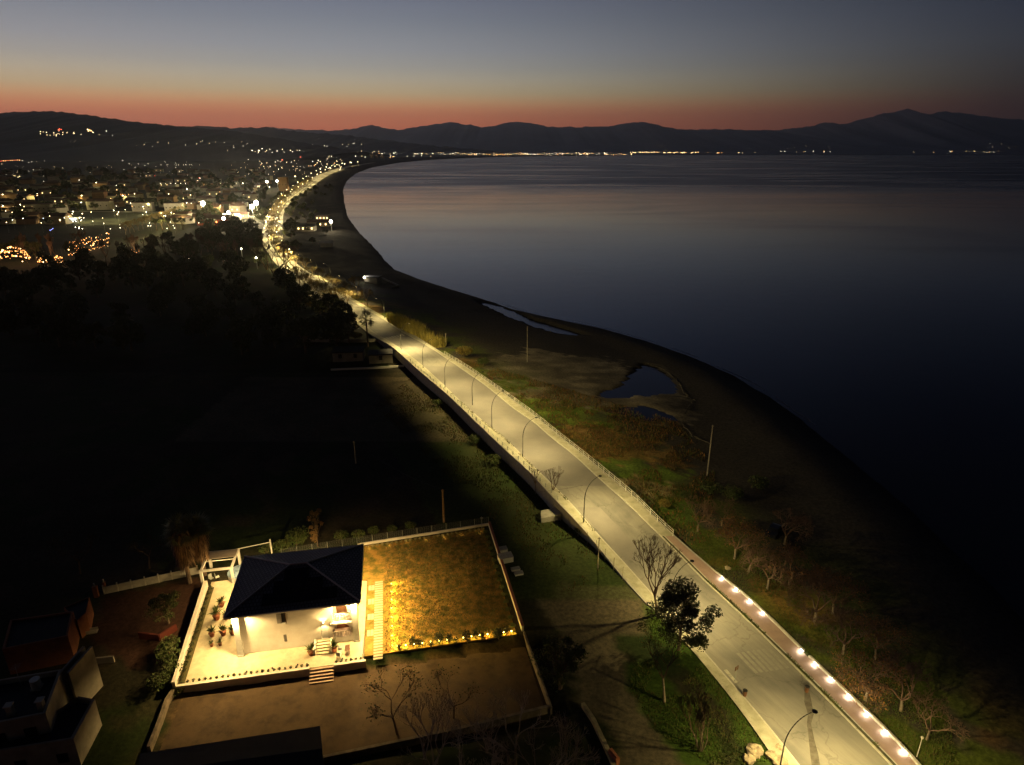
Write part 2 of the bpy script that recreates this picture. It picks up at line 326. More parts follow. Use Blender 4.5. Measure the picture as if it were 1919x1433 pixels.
def build_ground():
    Ys = np.concatenate([np.arange(20, 260, 1.0), 260*1.012**np.arange(0, 100), np.geomspace(260*1.012**100, 61000, 60)[1:]])
    ss = np.concatenate([[-40, -14, -8, -5, -3, -1.5], np.arange(0, 190, 1.15), 190*1.035**np.arange(1, 170)])
    ss = ss[ss < 62000]
    Yg, sg = np.meshgrid(Ys, ss, indexing='ij'); scl = np.maximum(1, Yg/400)
    Xg = shore(Yg)-np.where(sg < 0, sg*scl, sg)+ np.where(np.abs(sg) < 40, (fnoise(Yg, Yg*0, 14)-.5)*3.0*np.minimum(1, Yg/300), 0)
    Xg = np.clip(Xg, -61000, 61500)
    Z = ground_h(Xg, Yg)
    n, k = Yg.shape
    co = np.stack([Xg, Yg, Z], -1).reshape(-1, 3)
    idx = np.arange(n*k).reshape(n, k)
    F = np.stack([idx[:-1, :-1], idx[1:, :-1], idx[1:, 1:], idx[:-1, 1:]], -1).reshape(-1, 4)
    me = bpy.data.meshes.new('ground'); me.vertices.add(len(co)); me.vertices.foreach_set('co', co.ravel())
    me.loops.add(F.size); me.loops.foreach_set('vertex_index', F.ravel()); me.polygons.add(len(F))
    me.polygons.foreach_set('loop_start', np.arange(0, F.size, 4)); me.polygons.foreach_set('use_smooth', np.ones(len(F), bool))
    me.update(calc_edges=True)
    X, Y = co[:, 0], co[:, 1]; s = (shore(Yg)-Xg).ravel()
    def mixc(c, d, w): w = np.clip(w, 0, 1)[:, None]; return c*(1-w)+np.array(d)*w
    n1 = fnoise(X, Y, 14); n2 = fnoise(X+77, Y-31, 5); n3 = vnoise(X, Y, 2.2)
    c = np.tile(np.array([.030, .028, .016]), (len(X), 1))                      # rough field
    c = mixc(c, (.022, .034, .010), sm(.42, .6, n1)); c = mixc(c, (.06, .045, .028), sm(.5, .7, n2)*.6)
    rx = np.interp(Y, _Yd, XRO); lx = np.interp(Y, _Yd, XLO)
    right = X > rx-1
    # sea side: sand and shingle, with scrub near the road
    sand = np.where(right, sm(34, 20, s+6*(n1-.5)*4) if False else 0, 0)
    w = np.where(right, 1.0, 0.0)
    c = mixc(c, (.075, .066, .052), w*sm(.25, .5, n2+.25)*sm(420, 260, Y)); c = mixc(c, (.016, .015, .014), w*sm(240, 330, Y))  # far beach sand darkened in the tint to stand in for missing light
    c = mixc(c, (.06, .052, .045), w*sm(.45, .6, n1)*.5)
    dr = X-rx
    veg = w*(sm(26, 4, dr+10*(n1-.5)*2)*sm(330, 240, Y))
    c = mixc(c, (.095, .125, .022), veg*sm(.38, .5, n2)); c = mixc(c, (.24, .135, .04), veg*sm(.55, .68, n1)*.8)
    # gravel fan by the dry stream
    for pts, cc, w, k in (([(905, 680), (1000, 655), (1120, 668), (1180, 690), (1275, 745), (1285, 800), (1150, 765), (1040, 762), (960, 745)], (.22, .19, .13), 5, .75),
                          ([(950, 735), (1010, 748), (1130, 762), (1170, 800), (1060, 808), (1000, 790)], (.10, .15, .022), 4, .9), ([(1030, 810), (1120, 795), (1240, 820), (1290, 870), (1150, 868), (1080, 845)], (.19, .118, .04), 5, .75),
                          ([(1090, 850), (1190, 865), (1280, 885), (1230, 925), (1140, 900)], (.09, .14, .022), 4, .85), ([(1140, 905), (1210, 900), (1260, 915), (1220, 940), (1170, 935)], (.30, .24, .13), 3, .8),
                          ([(1180, 930), (1290, 935), (1320, 1010), (1300, 1035), (1230, 985)], (.075, .12, .02), 3, .8), ([(930, 700), (985, 705), (1010, 725), (960, 728)], (.085, .13, .02), 3, .8)):
        g = soft(X, Y, pts, 0, w); kk = k*sm(.25, .6, vnoise(X/2.2, Y, 3))[g][:, None]*.6+k*.4; c[g] = c[g]*(1-kk)+kk*np.array(cc)*1.3*(.6+.8*n3[g][:, None])
    # wet sand along the water
    c = mixc(c, (.030, .027, .025), sm(12, 3, s/np.maximum(1, Y/400)))
    # left of the road: dirt track, car park, verge
    track = soft(X, Y, ([(1060, 1100), (1175, 1098), (1225, 1115), (1255, 1150), (1230, 1170), (1150, 1190), (1180, 1260), (1250, 1320), (1330, 1400), (1440, 1500), (1180, 1500), (1150, 1400), (1080, 1300), (1060, 1200), (1000, 1140)]), 0, 1.2)
    c[track] = (np.array([.100, .084, .054])*(.8+.4*n2[track][:, None]))
    verge = pip(X, Y, PW([(1200, 1135), (1235, 1120), (1330, 1240), (1400, 1335), (1450, 1425), (1420, 1440), (1365, 1340), (1300, 1265), (1210, 1180)]))|pip(X, Y, PW([(1180, 1235), (1240, 1260), (1330, 1345), (1345, 1440), (1290, 1440), (1230, 1370), (1180, 1290)]))
    c[verge] = np.array([.045, .080, .013])*(.6+.8*n2[verge][:, None])
    lv = (~right)&(lx-X > 0)&(lx-X < 22)&(Y > 75)&(Y < 150); c[lv] = c[lv]*.5+.5*np.array([.040, .065, .014])
    rb = (~right)&(Y > 128)&(Y < 172)&(X > -75); c[rb] = c[rb]*.35+.65*np.array([.105, .085, .055])*(.45+1.0*n2[rb][:, None])
    # neighbour's red yard; sandy forecourt
    ry = pip(X, Y, PW([(196, 1120), (372, 1078), (385, 1095), (338, 1230), (250, 1250), (170, 1200)])); c[ry] = np.array([.050, .026, .018])*(.9+.2*n2[ry][:, None])
    fc = pip(X, Y, PW([(300, 1400), (330, 1285), (700, 1245), (960, 1205), (1030, 1320), (620, 1415)], -.5)); c[fc] = np.array([.115, .078, .042])*(.88+.24*n2[fc][:, None])
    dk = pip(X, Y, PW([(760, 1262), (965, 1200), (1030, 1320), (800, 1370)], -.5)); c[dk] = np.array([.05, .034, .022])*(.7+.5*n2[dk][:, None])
    # woods and fields far left
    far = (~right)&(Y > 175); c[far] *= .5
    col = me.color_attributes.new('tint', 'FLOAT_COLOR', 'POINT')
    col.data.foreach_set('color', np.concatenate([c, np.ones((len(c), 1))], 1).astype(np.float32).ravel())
    m = bpy.data.materials.new('ground'); m.use_nodes = True; t = m.node_tree; b = t.nodes['Principled BSDF']
    b.inputs['Roughness'].default_value = .95; b.inputs['Specular IOR Level'].default_value = .1
    a = nd(t, 'ShaderNodeVertexColor', layer_name='tint'); tc = nd(t, 'ShaderNodeTexCoord')
    no = nd(t, 'ShaderNodeTexNoise'); no.inputs['Scale'].default_value = 1.7; no.inputs['Detail'].default_value = 8; no.inputs['Roughness'].default_value = .75
    t.links.new(tc.outputs['Object'], no.inputs['Vector'])
    r = ramp(t, [(.34, (.55, .55, .55)), (.5, (.95, .95, .95)), (.68, (1.5, 1.47, 1.4))]); t.links.new(no.outputs[0], r.inputs[0])
    mx = nd(t, 'ShaderNodeMix', data_type='RGBA', blend_type='MULTIPLY'); mx.inputs[0].default_value = 1
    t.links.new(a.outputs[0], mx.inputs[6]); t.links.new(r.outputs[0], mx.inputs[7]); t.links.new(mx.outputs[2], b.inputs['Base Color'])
    bp = nd(t, 'ShaderNodeBump'); bp.inputs['Strength'].default_value = .35; bp.inputs['Distance'].default_value = .15
    t.links.new(no.outputs[0], bp.inputs['Height']); t.links.new(bp.outputs[0], b.inputs['Normal'])
    me.materials.append(m); o = bpy.data.objects.new('ground', me); S.collection.objects.link(o); tag(o, kind='structure')
build_ground()
def gz(x, y): return float(ground_h(np.array([x]), np.array([y]), False)[0])
def at(px, py):                              # on the ground under a pixel
    x, y = G(px, py, 0); z = gz(x, y); x, y = G(px, py, z); return (x, y, gz(x, y))

def water_mat(name, r0, r1, base, scale, bump):
    m = bpy.data.materials.new(name); m.use_nodes = True; t = m.node_tree; b = t.nodes['Principled BSDF']
    b.inputs['Base Color'].default_value = (*base, 1); b.inputs['IOR'].default_value = 1.33
    tc = nd(t, 'ShaderNodeTexCoord'); mp = nd(t, 'ShaderNodeMapping'); mp.inputs['Scale'].default_value = (.0022, .0075, 1); mp.inputs['Rotation'].default_value = (0, 0, -.12)
    no = nd(t, 'ShaderNodeTexNoise'); no.inputs['Scale'].default_value = 1.0; no.inputs['Detail'].default_value = 5; no.inputs['Roughness'].default_value = .55; no.inputs['Distortion'].default_value = .8
    t.links.new(tc.outputs['Object'], mp.inputs[0]); t.links.new(mp.outputs[0], no.inputs['Vector'])
    mr = nd(t, 'ShaderNodeMapRange'); mr.inputs['From Min'].default_value = .42; mr.inputs['From Max'].default_value = .62
    mr.inputs['To Min'].default_value = r0; mr.inputs['To Max'].default_value = r1
    t.links.new(no.outputs[0], mr.inputs['Value'])
    sp = nd(t, 'ShaderNodeSeparateXYZ'); t.links.new(tc.outputs['Object'], sp.inputs[0])
    fr = nd(t, 'ShaderNodeMapRange', interpolation_type='SMOOTHSTEP'); fr.inputs['From Min'].default_value = 850; fr.inputs['From Max'].default_value = 1500; fr.inputs['To Max'].default_value = .22 if name == 'sea_water' else 0
    t.links.new(sp.outputs['Y'], fr.inputs['Value'])
    wv = nd(t, 'ShaderNodeMath', operation='MULTIPLY'); ns = nd(t, 'ShaderNodeMapRange'); ns.inputs['From Min'].default_value = .15; ns.inputs['From Max'].default_value = .50
    t.links.new(no.outputs[0], ns.inputs['Value']); t.links.new(fr.outputs[0], wv.inputs[0]); t.links.new(ns.outputs[0], wv.inputs[1])
    ad = nd(t, 'ShaderNodeMath', operation='ADD'); t.links.new(mr.outputs[0], ad.inputs[0]); t.links.new(wv.outputs[0], ad.inputs[1]); t.links.new(ad.outputs[0], b.inputs['Roughness'])
    n2 = nd(t, 'ShaderNodeTexNoise'); n2.inputs['Scale'].default_value = scale; n2.inputs['Detail'].default_value = 3
    t.links.new(tc.outputs['Object'], n2.inputs['Vector'])
    bp = nd(t, 'ShaderNodeBump'); bp.inputs['Strength'].default_value = bump; bp.inputs['Distance'].default_value = .3
    t.links.new(n2.outputs[0], bp.inputs['Height']); t.links.new(bp.outputs[0], b.inputs['Normal'])
    return m
M_sea = water_mat('sea_water', .10, .16, (.012, .018, .032), .12, .08)
M_pond = water_mat('pond_water', .14, .2, (.006, .007, .01), .3, .02)
def sheet(name, poly, z, m, kind='structure', **kw):
    mb = MB(); mb.add([(p[0], p[1], z if len(p) < 3 else p[2]) for p in poly], [tuple(range(len(poly)))]); o = mb.build(name, m); tag(o, kind=kind, **kw); return o
def sea():
    ys = [-20, 200, 1000, 5000, 20000, 61000]; mb = MB()
    xs = [-2000, 0, 500, 3000, 20000, 61500]
    for i in range(5):
        for j in range(5): mb.quad((xs[i], ys[j], -1), (xs[i+1], ys[j], -1), (xs[i+1], ys[j+1], -1), (xs[i], ys[j+1], -1))
    tag(mb.build('sea', M_sea), kind='structure')
sea()
def curve_poly(pix, z, wob=.25):
    """smooth closed outline through pixels on level z"""
    P = [Vector((*G(a, b, z), z)) for a, b in pix]; n = len(P); out = []
    for i in range(n):
        p0, p1, p2, p3 = P[i-1], P[i], P[(i+1) % n], P[(i+2) % n]
        for k in range(5):
            t = k/5; q = .5*((2*p1)+(p2-p0)*t+(2*p0-5*p1+4*p2-p3)*t*t+(3*p1-p0-3*p2+p3)*t**3)
            out.append((q.x+rnd.uniform(-wob, wob), q.y+rnd.uniform(-wob, wob)))
    return out
sheet('lagoon', PW([(884, 563), (935, 569), (968, 581), (1003, 596), (1053, 611), (1114, 630), (1110, 637), (1040, 636), (960, 608), (915, 588)], -.3), -.30, M_pond)
sheet('pond', PW([(1208, 668), (1262, 684), (1292, 735), (1290, 800), (1110, 800), (1085, 752), (1150, 700)], -.3), -.32, M_pond)

def foam():
    mb = MB(); ys = np.arange(140, 270, 1.5); pv = None
    for y in ys:
        k = max(1, y/400); x = float(shore(y))-2.6*k+(float(fnoise(y, 0, 14))-.5)*3.0*min(1, y/300)+rnd.uniform(-.25, .25)*k; w = .16*k*(.3+1.6*float(vnoise(y, 4, 6*k))); q = (x, float(y), w)
        if pv and float(vnoise(y, 9, 9*k)) > .42: mb.quad((pv[0]-pv[2], pv[1], -.985), (pv[0]+pv[2], pv[1], -.985), (x+w, float(y), -.985), (x-w, float(y), -.985))
        pv = q
    tag(mb.build('foam', mat('surf_foam', (.26, .27, .30), (.15, .16, .18), 1, .9)), 'thin broken line of foam along the dark shoreline', 'foam', kind='stuff')
foam()

# ------------------------------------------------------------------ road, pavements, bridge
def strip(name, xa, xb, za, zb, m, y0, y1, nx=1, side=None):
    mb = MB(); ys = [y for y in _Yd if y0 <= y <= y1]; rows = []
    for y in ys:
        i = np.interp(y, _Yd, xa); j = np.interp(y, _Yd, xb); d = deck(y)
        rows.append([(i+(j-i)*k/nx, y, d+za+(zb-za)*k/nx) for k in range(nx+1)])
    vs = [p for r in rows for p in r]; w = nx+1
    fs = [(r*w+k, r*w+k+1, (r+1)*w+k+1, (r+1)*w+k) for r in range(len(rows)-1) for k in range(nx)]
    mb.add(vs, fs); o = mb.build(name, m, smooth=True); tag(o, kind='structure'); return o
def road_mat():
    m = bpy.data.materials.new('road'); m.use_nodes = True; t = m.node_tree; b = t.nodes['Principled BSDF']
    b.inputs['Roughness'].default_value = .8; b.inputs['Specular IOR Level'].default_value = .25
    tc = nd(t, 'ShaderNodeTexCoord'); mp = nd(t, 'ShaderNodeMapping'); mp.inputs['Rotation'].default_value = (0, 0, -math.radians(116.6)); t.links.new(tc.outputs['Object'], mp.inputs[0])
    m3 = nd(t, 'ShaderNodeMapping'); m3.inputs['Scale'].default_value = (.12, 1.2, 1); t.links.new(mp.outputs[0], m3.inputs[0])
    a = nd(t, 'ShaderNodeTexNoise'); a.inputs['Scale'].default_value = .9; a.inputs['Detail'].default_value = 8; a.inputs['Roughness'].default_value = .7; t.links.new(m3.outputs[0], a.inputs['Vector'])
    c = nd(t, 'ShaderNodeTexNoise'); c.inputs['Scale'].default_value = .11; c.inputs['Detail'].default_value = 5; t.links.new(tc.outputs['Object'], c.inputs['Vector'])
    r1 = ramp(t, [(.3, (.19, .183, .165)), (.5, (.225, .215, .19)), (.72, (.265, .252, .22))]); t.links.new(a.outputs[0], r1.inputs[0])
    r2 = ramp(t, [(.38, (.72, .72, .74)), (.5, (1, 1, 1)), (.66, (1.22, 1.2, 1.15))]); t.links.new(c.outputs[0], r2.inputs[0])
    mx = nd(t, 'ShaderNodeMix', data_type='RGBA', blend_type='MULTIPLY'); mx.inputs[0].default_value = 1
    t.links.new(r1.outputs[0], mx.inputs[6]); t.links.new(r2.outputs[0], mx.inputs[7]); t.links.new(mx.outputs[2], b.inputs['Base Color'])
    vo = nd(t, 'ShaderNodeTexVoronoi', feature='DISTANCE_TO_EDGE'); vo.inputs['Scale'].default_value = .16
    wn = nd(t, 'ShaderNodeTexNoise'); wn.inputs['Scale'].default_value = .8; wn.inputs['Detail'].default_value = 5; t.links.new(tc.outputs['Object'], wn.inputs['Vector'])
    va = nd(t, 'ShaderNodeVectorMath', operation='MULTIPLY_ADD'); t.links.new(wn.outputs['Color'], va.inputs[0]); va.inputs[1].default_value = (2.2, 2.2, 0); t.links.new(tc.outputs['Object'], va.inputs[2]); t.links.new(va.outputs[0], vo.inputs['Vector'])
    cr = ramp(t, [(0, (.45, .43, .40)), (.006, (.62, .60, .58)), (.013, (1, 1, 1))]); t.links.new(vo.outputs['Distance'], cr.inputs[0])
    ck = nd(t, 'ShaderNodeMix', data_type='RGBA', blend_type='MULTIPLY'); ck.inputs[0].default_value = .42; t.links.new(mx.outputs[2], ck.inputs[6]); t.links.new(cr.outputs[0], ck.inputs[7]); t.links.new(ck.outputs[2], b.inputs['Base Color'])
    f = nd(t, 'ShaderNodeTexNoise'); f.inputs['Scale'].default_value = 14; t.links.new(tc.outputs['Object'], f.inputs['Vector'])
    bp = nd(t, 'ShaderNodeBump'); bp.inputs['Strength'].default_value = .25; bp.inputs['Distance'].default_value = .05; t.links.new(f.outputs[0], bp.inputs['Height']); t.links.new(bp.outputs[0], b.inputs['Normal'])
    return m
M_road = road_mat()
strip('road', XLK, XRK, .02, .02, M_road, 40, 4200, 3)
KW = .22
strip('kerb', XLK-KW, XLK, .14, .14, M_kerb, 40, 330); strip('kerb', XLK, XLK+.002, .14, .02, M_kerb, 40, 330)
strip('kerb', XRK, XRK+KW, .14, .14, M_kerb, 40, 330); strip('kerb', XRK-.002, XRK, .02, .14, M_kerb, 40, 330)
strip('pavement', XLO, XLK-KW, .135, .135, M_pave, 40, 330, 2)
YP = 89.0                                    # where the railing ends and the red path begins
M_sepa = mat('planting_soil', (.045, .05, .018), (.10, .085, .045), 1.5, .95)
strip('pavement', XRK+KW, XRO, .135, .135, M_pave, YP, 330, 2)
strip('planting_strip', XRK+KW, XRK+.55, .10, .10, M_sepa, 40, YP)
strip('kerb', XRK+.55, XRK+.72, .16, .16, M_kerb, 40, YP)
strip('bike_path', XRK+.72, XRO, .12, .12, M_path, 40, YP, 2)
# sides of the raised roadway
for nm, xs, s in (('bridge_wall', XLO, -1), ('bridge_wall', XRO, 1)):
    mb = MB(); ys = [y for y in _Yd if 74 <= y <= 232]
    for a, b in zip(ys, ys[1:]):
        xa, xb = np.interp(a, _Yd, xs), np.interp(b, _Yd, xs)
        p, q = deck(a)+.13, deck(b)+.13; o = .35*s
        mb.quad((xa, a, -1), (xb, b, -1), (xb, b, q-.35), (xa, a, p-.35)); mb.quad((xa, a, p-.35), (xb, b, q-.35), (xb+o, b, q-.35), (xa+o, a, p-.35))
        mb.quad((xa+o, a, p-.35), (xb+o, b, q-.35), (xb+o, b, q), (xa+o, a, p)); mb.quad((xa+o, a, p), (xb+o, b, q), (xb, b, q+.002), (xa, a, p+.002))
    tag(mb.build(nm, M_con), kind='structure')
def rail(name, f, y0, y1, off, hgt, step, m, label, bars, r=.03, posts=100):
    y = y0; P = []
    while y < y1:
        x = f(y)+off; P.append((x, y, deck(y)+.13)); t = (f(y+1)-f(y)); y += step/math.hypot(1, t)
    root = empty(name, P[0], 0, label, 'railing')
    o = Vector(P[0]); mb = MB()
    for a, b in zip(P, P[1:]):
        for h in bars: mb.tube(Vector(a)-o+Vector((0, 0, h)), Vector(b)-o+Vector((0, 0, h)), r, r, 4)
    mb.build('rail', m, root)
    pm = MB(); pm.box((0, 0, hgt/2), (.10, .10, hgt), .5); p0 = pm.build('post', m, root); p0.location = Vector(P[0])-o
    for a in P[1:posts]:
        c = p0.copy(); S.collection.objects.link(c); c.parent = root; c.location = Vector(a)-o
    return root
rail('bridge_railing', fRO, 89, 184, -.12, 1.15, 1.9, M_steel, 'white tubular railing on the seaward edge of the raised road', (.35, .72, 1.12), .045)
rail('bridge_railing', fLO, 98, 176, .08, .8, 2.4, M_galv, 'low thin grey railing on the inland edge of the raised road', (.75, .4), .025)
M_mark = mat('road_paint', (.62, .58, .46), (.34, .32, .26), 1.6, .8)
M_markf = mat('worn_paint', (.30, .285, .24), (.235, .225, .195), 1.6, .8)
def zebra(pl, n, w, m, ln):
    (x0, y0), (x1, y1) = pl
    t = Vector((fLK(y0+5)-fLK(y0-5), 10, 0)).normalized()
    for k in range(n):
        u = (k+.5)/n; c = Vector((x0+(x1-x0)*u, y0+(y1-y0)*u, 0)); e = Vector((t.y, -t.x, 0))
        q = [c-t*ln/2-e*w/2, c+t*ln/2-e*w/2, c+t*ln/2+e*w/2, c-t*ln/2+e*w/2]
        mb = MB(); mb.add([(p.x, p.y, deck(p.y)+.026) for p in q], [(0, 3, 2, 1)]); tag(mb.build('road_marking', m), kind='structure')
a, b = R(719, 635), R(757, 627); zebra(((a[0], a[1]), (b[0], b[1])), 8, .5, M_mark, 3.2)
a, b = R(1395, 1243), R(1462, 1232); zebra(((a[0], a[1]), (b[0], b[1])), 7, .45, M_markf, 3.6)
a = R(1359, 1255); b = R(1380, 1279)
mb = MB(); d = (Vector(b)-Vector(a)).normalized(); e = Vector((-d.y, d.x, 0))*.22
mb.add([(p.x, p.y, .026) for p in (Vector(a)-e, Vector(b)-e, Vector(b)+e, Vector(a)+e)], [(0, 1, 2, 3)]); tag(mb.build('road_marking', M_mark), kind='structure')
# dark trench repair running down the road from the right kerb
M_patch = mat('road_patch', (.085, .075, .06), (.15, .135, .11), 1.5, .85)
pts = [(1512, 1292), (1514, 1315), (1519, 1338), (1516, 1356), (1521, 1385), (1525, 1412), (1532, 1450)]; wd = [.30, .42, .34, .26, .30, .42, .45]
mb = MB(); vs = []
for (x, y), w in zip(pts, wd):
    q = G(x, y, .026)
    for s in (-1, 1): vs.append((q[0]+s*w+rnd.uniform(-.05, .05), q[1], .026))
mb.add(vs, [(2*i, 2*i+1, 2*i+3, 2*i+2) for i in range(len(pts)-1)]); tag(mb.build('road_patch', M_patch), kind='structure')
# a wide asphalt repair across the raised part
M_patch2 = mat('asphalt_repair', (.175, .165, .155), (.215, .20, .18), .25, .85)
strip('road_patch', XLK+.05, XRK-.05, .024, .024, M_patch2, 103, 172, 3)
strip('road_patch', XLK+(XRK-XLK)*.05, XLK+(XRK-XLK)*.45, .028, .028, M_patch2, 84, 96, 2)

# low kerb wall along the seaward edge of the red path, with a gap
def path_wall(y0, y1, label):
    mb = MB(); ys = np.arange(y0, y1+.01, (y1-y0)/max(2, int((y1-y0)/1.5))); h = .42
    root = empty('path_wall', (fRO(y0), y0, 0), 0, label, 'low wall', 'low walls beside the red path'); ox, oy = fRO(y0), y0
    for a, b in zip(ys, ys[1:]):
        xa, xb = fRO(a)-ox, fRO(b)-ox; w = .28; A, B = a-oy, b-oy
        mb.quad((xa, A, -.3), (xb, B, -.3), (xb, B, h), (xa, A, h)); mb.quad((xa, A, h), (xb, B, h), (xb+w, B, h), (xa+w, A, h))
        mb.quad((xa+w, A, h), (xb+w, B, h), (xb+w, B, -.5), (xa+w, A, -.5))
    mb.build('wall_body', M_kerb, root)
gy = G(1508, 1227, 0)[1]
path_wall(gy+.5, YP, 'low pale wall beside red path, stretch from railing to gap')
path_wall(42, gy-.5, 'low pale wall beside red path, stretch running out of frame')
M_led = emit('path_led', (1.0, .93, .78), 60)
lp = None
for i, (px, py) in enumerate([(1352, 1083), (1370, 1103), (1393, 1125), (1418, 1147), (1493, 1218), (1522, 1243), (1549, 1271), (1581, 1303), (1613, 1336), (1648, 1370), (1687, 1406)]):
    y = G(px, py, .3)[1]; x = fRO(y)-.06
    if lp is None:
        lp = empty('path_light', (x, y, 0), .5, None, 'path light', 'small lights on the low wall of the red path')
        mb = MB(); mb.box((0, 0, .32), (.14, .34, .16)); mb.build('housing', M_trim, lp)
        mb = MB(); mb.box((-.08, 0, .32), (.03, .30, .12)); mb.build('lens', M_led, lp)
        o = lp
    else: o = dup(lp, (x, y, 0), .5)
    o['label'] = ['topmost of the lights on low wall beside red path', 'second light down on low wall of red path', 'third light down on low wall of red path', 'fourth light down, last of the upper run on low wall',
                  'light on low wall just above the gap', 'light on low wall just below the gap', 'second light below the gap in low wall', 'third light below the gap in low wall', 'fourth light below the gap in low wall',
                  'last but one light on low wall towards bottom edge', 'lowest light on low wall by the bottom edge'][i]
    light('POINT', (x-.25, y-.12, .36), 62, (1, .88, .66), radius=.08)

# ------------------------------------------------------------------ street lamps
def make_lamp(H=8.0, arm=2.9, m=M_metal, power=7600, lit_lens=True):
    root = empty('street_lamp', (0, 0, 0)); root['category'] = 'street lamp'
    mb = MB(); n = 12; pts = [(0, 0, 0), (0, 0, .9), (0, 0, 4.2)]; rs = [.10, .085, .07]
    for k in range(1, n+1):
        t = k/n; a = t*math.pi/2*.92
        pts.append((arm*(1-math.cos(a))*1.02, 0, 4.2+(H-4.2)*math.sin(a)**.95)); rs.append(.07-.03*t)
    mb.path(pts[:3], rs[:3], 7); mb.build('pole', m, root, True)
    mb = MB(); mb.path(pts[2:], rs[2:], 6); mb.build('arm', m, root, True)
    hx, _, hz = pts[-1]
    mb = MB(); mb.ball((hx+.25, 0, hz+.02), .30, 0, 8, 5, .38); h = mb.build('lamp_head', M_dark, root, True); h.scale = (1, 1, 1)
    mb = MB(); mb.box((hx+.27, 0, hz-.085), (.22, .16, .02)); mb.build('lens', emit('street_lens', CW, 25), root)
    return root, (hx+.27, hz-.15)
LAMP, LH = make_lamp(); LAMP_used = False
def road_n(y):
    t = Vector((fLK(y+3)-fLK(y-3), 6, 0)).normalized(); return Vector((t.y, -t.x, 0))
def put_lamp(x, y, z, rz, label, power=7600, sc=1.0, group='curved street lamps along the coast road', tilt=.34, spot=158):
    global LAMP_used
    if not LAMP_used: o = LAMP; o.location = (x, y, z); o.rotation_euler = (0, 0, rz); LAMP_used = True
    else: o = dup(LAMP, (x, y, z), rz, sc)
    o['label'] = label; o['group'] = group
    d = Vector((math.cos(rz), math.sin(rz), 0))
    p = Vector((x, y, z))+d*LH[0]*sc+Vector((0, 0, (LH[1]-.05)*sc))
    light('SPOT', p, power, CW, radius=.2, spot=spot, blend=.3, aim=p-Vector((0, 0, 1))+d*tilt)
    return o
NL = ['curved lamp post at the near left kerb beside the stony heap', 'curved lamp post rising behind the bare tree and dark evergreen', 'curved lamp post on inland kerb by the concrete block',
      'curved lamp post on inland kerb, second on the raised road', 'curved lamp post on inland kerb, third on the raised road', 'curved lamp post on inland kerb, fourth on the raised road', 'curved lamp post on inland kerb, farthest on the raised road']
for (hx, hy), lb in zip([(1527, 1334), (1297, 1052), (1125, 890), (1005, 783), (943, 733), (905, 697), (852, 668)], NL):
    z = 8
    for _ in range(12):
        x, y = G(hx, hy, z); z = 8+deck(y)
    nn = road_n(y); b = Vector((x, y, 0))-nn*(LH[0]); 
    near = b.y < 90; put_lamp(b.x, b.y, deck(b.y)+.1, math.atan2(nn.y, nn.x), lb, tilt=.02 if near else .34, spot=166 if near else 158)
put_lamp(fLK(34 if False else 41)-.3, 41, .1, .45, 'curved lamp post beyond the bottom edge of the picture', tilt=.02, spot=166)
x, y, z = R(752, 656); nn = road_n(y); put_lamp(x, y, z+.1, math.atan2(nn.y, nn.x), 'added curved lamp post on inland kerb to light the yellow reeds', 15000, tilt=.6, spot=165)  # extra post added at this spot only to brighten the reeds
x, y, z = R(793, 690); nn = road_n(y); put_lamp(x, y, z+.1, math.atan2(nn.y, nn.x), 'curved lamp post on inland kerb just before the crossing')
RL = [((721, 596), 'curved lamp post on seaward kerb by the yellow reeds', 1.0), ((683, 571), 'curved lamp post on seaward kerb beside the lit bare tree', 1.0), ((650, 548), 'curved lamp post on seaward kerb above the row of roadside trees', 1), ((620, 523), 'curved lamp post on seaward kerb, fourth beyond the reeds', 1.0), ((595, 515), 'curved pale lamp post on seaward kerb, fifth beyond the reeds', 1.0), ((573, 503), 'curved pale lamp post on seaward kerb, sixth beyond the reeds', 1.0), ((553, 489), 'curved pale lamp post on seaward kerb by the large bare trees', 1.0)]
for (px, py), lb, _ in RL:
    x, y, z = R(px, py); nn = road_n(y); put_lamp(x, y, z+.1, math.atan2(-nn.y, -nn.x), lb, 8800, tilt=.42, spot=150)
# the divided boulevard beyond: lamps both sides
k = 0
mb = MB(); mb.ball((0, 0, 0), 1, 0, 6, 4); _gl = mb.build('globe', emit('boulevard_globe', (1, .82, .42), 14)); _gl_used = False
for y in np.geomspace(350, 3300, 46):
    y = y*(1+rnd.uniform(-.012, .012))
    nn = road_n(y); side = k % 2
    x = (fLK(y)+.5) if side == 0 else (fRK(y)-.5); s = 1.0+max(0, (y-600)/1400)
    o = put_lamp(x, y, .1, math.atan2(nn.y, nn.x)+(math.pi if side else 0), 'small street lamp along the far lit boulevard', 20000*(y/400)**.9, min(s, 2.0), 'street lamps of the boulevard', .25, 150)
    g = _gl if not _gl_used else _gl.copy(); 
    if _gl_used: S.collection.objects.link(g)
    _gl_used = True; g.parent = o; g.location = (LH[0], 0, LH[1]+.45); r = max(.25, y*.00038)*rnd.uniform(.8, 1.25)/min(s, 2.0); g.scale = (r, r, r)
    k += 1
# boulevard medians
M_med = mat('median_grass', (.03, .05, .012), (.05, .05, .02), 1, .95)
strip('median', XLK+(XRK-XLK)*.40, XLK+(XRK-XLK)*.47, .16, .16, M_med, 345, 1500)
strip('median', XLK+(XRK-XLK)*.66, XLK+(XRK-XLK)*.72, .16, .16, M_med, 345, 1500)

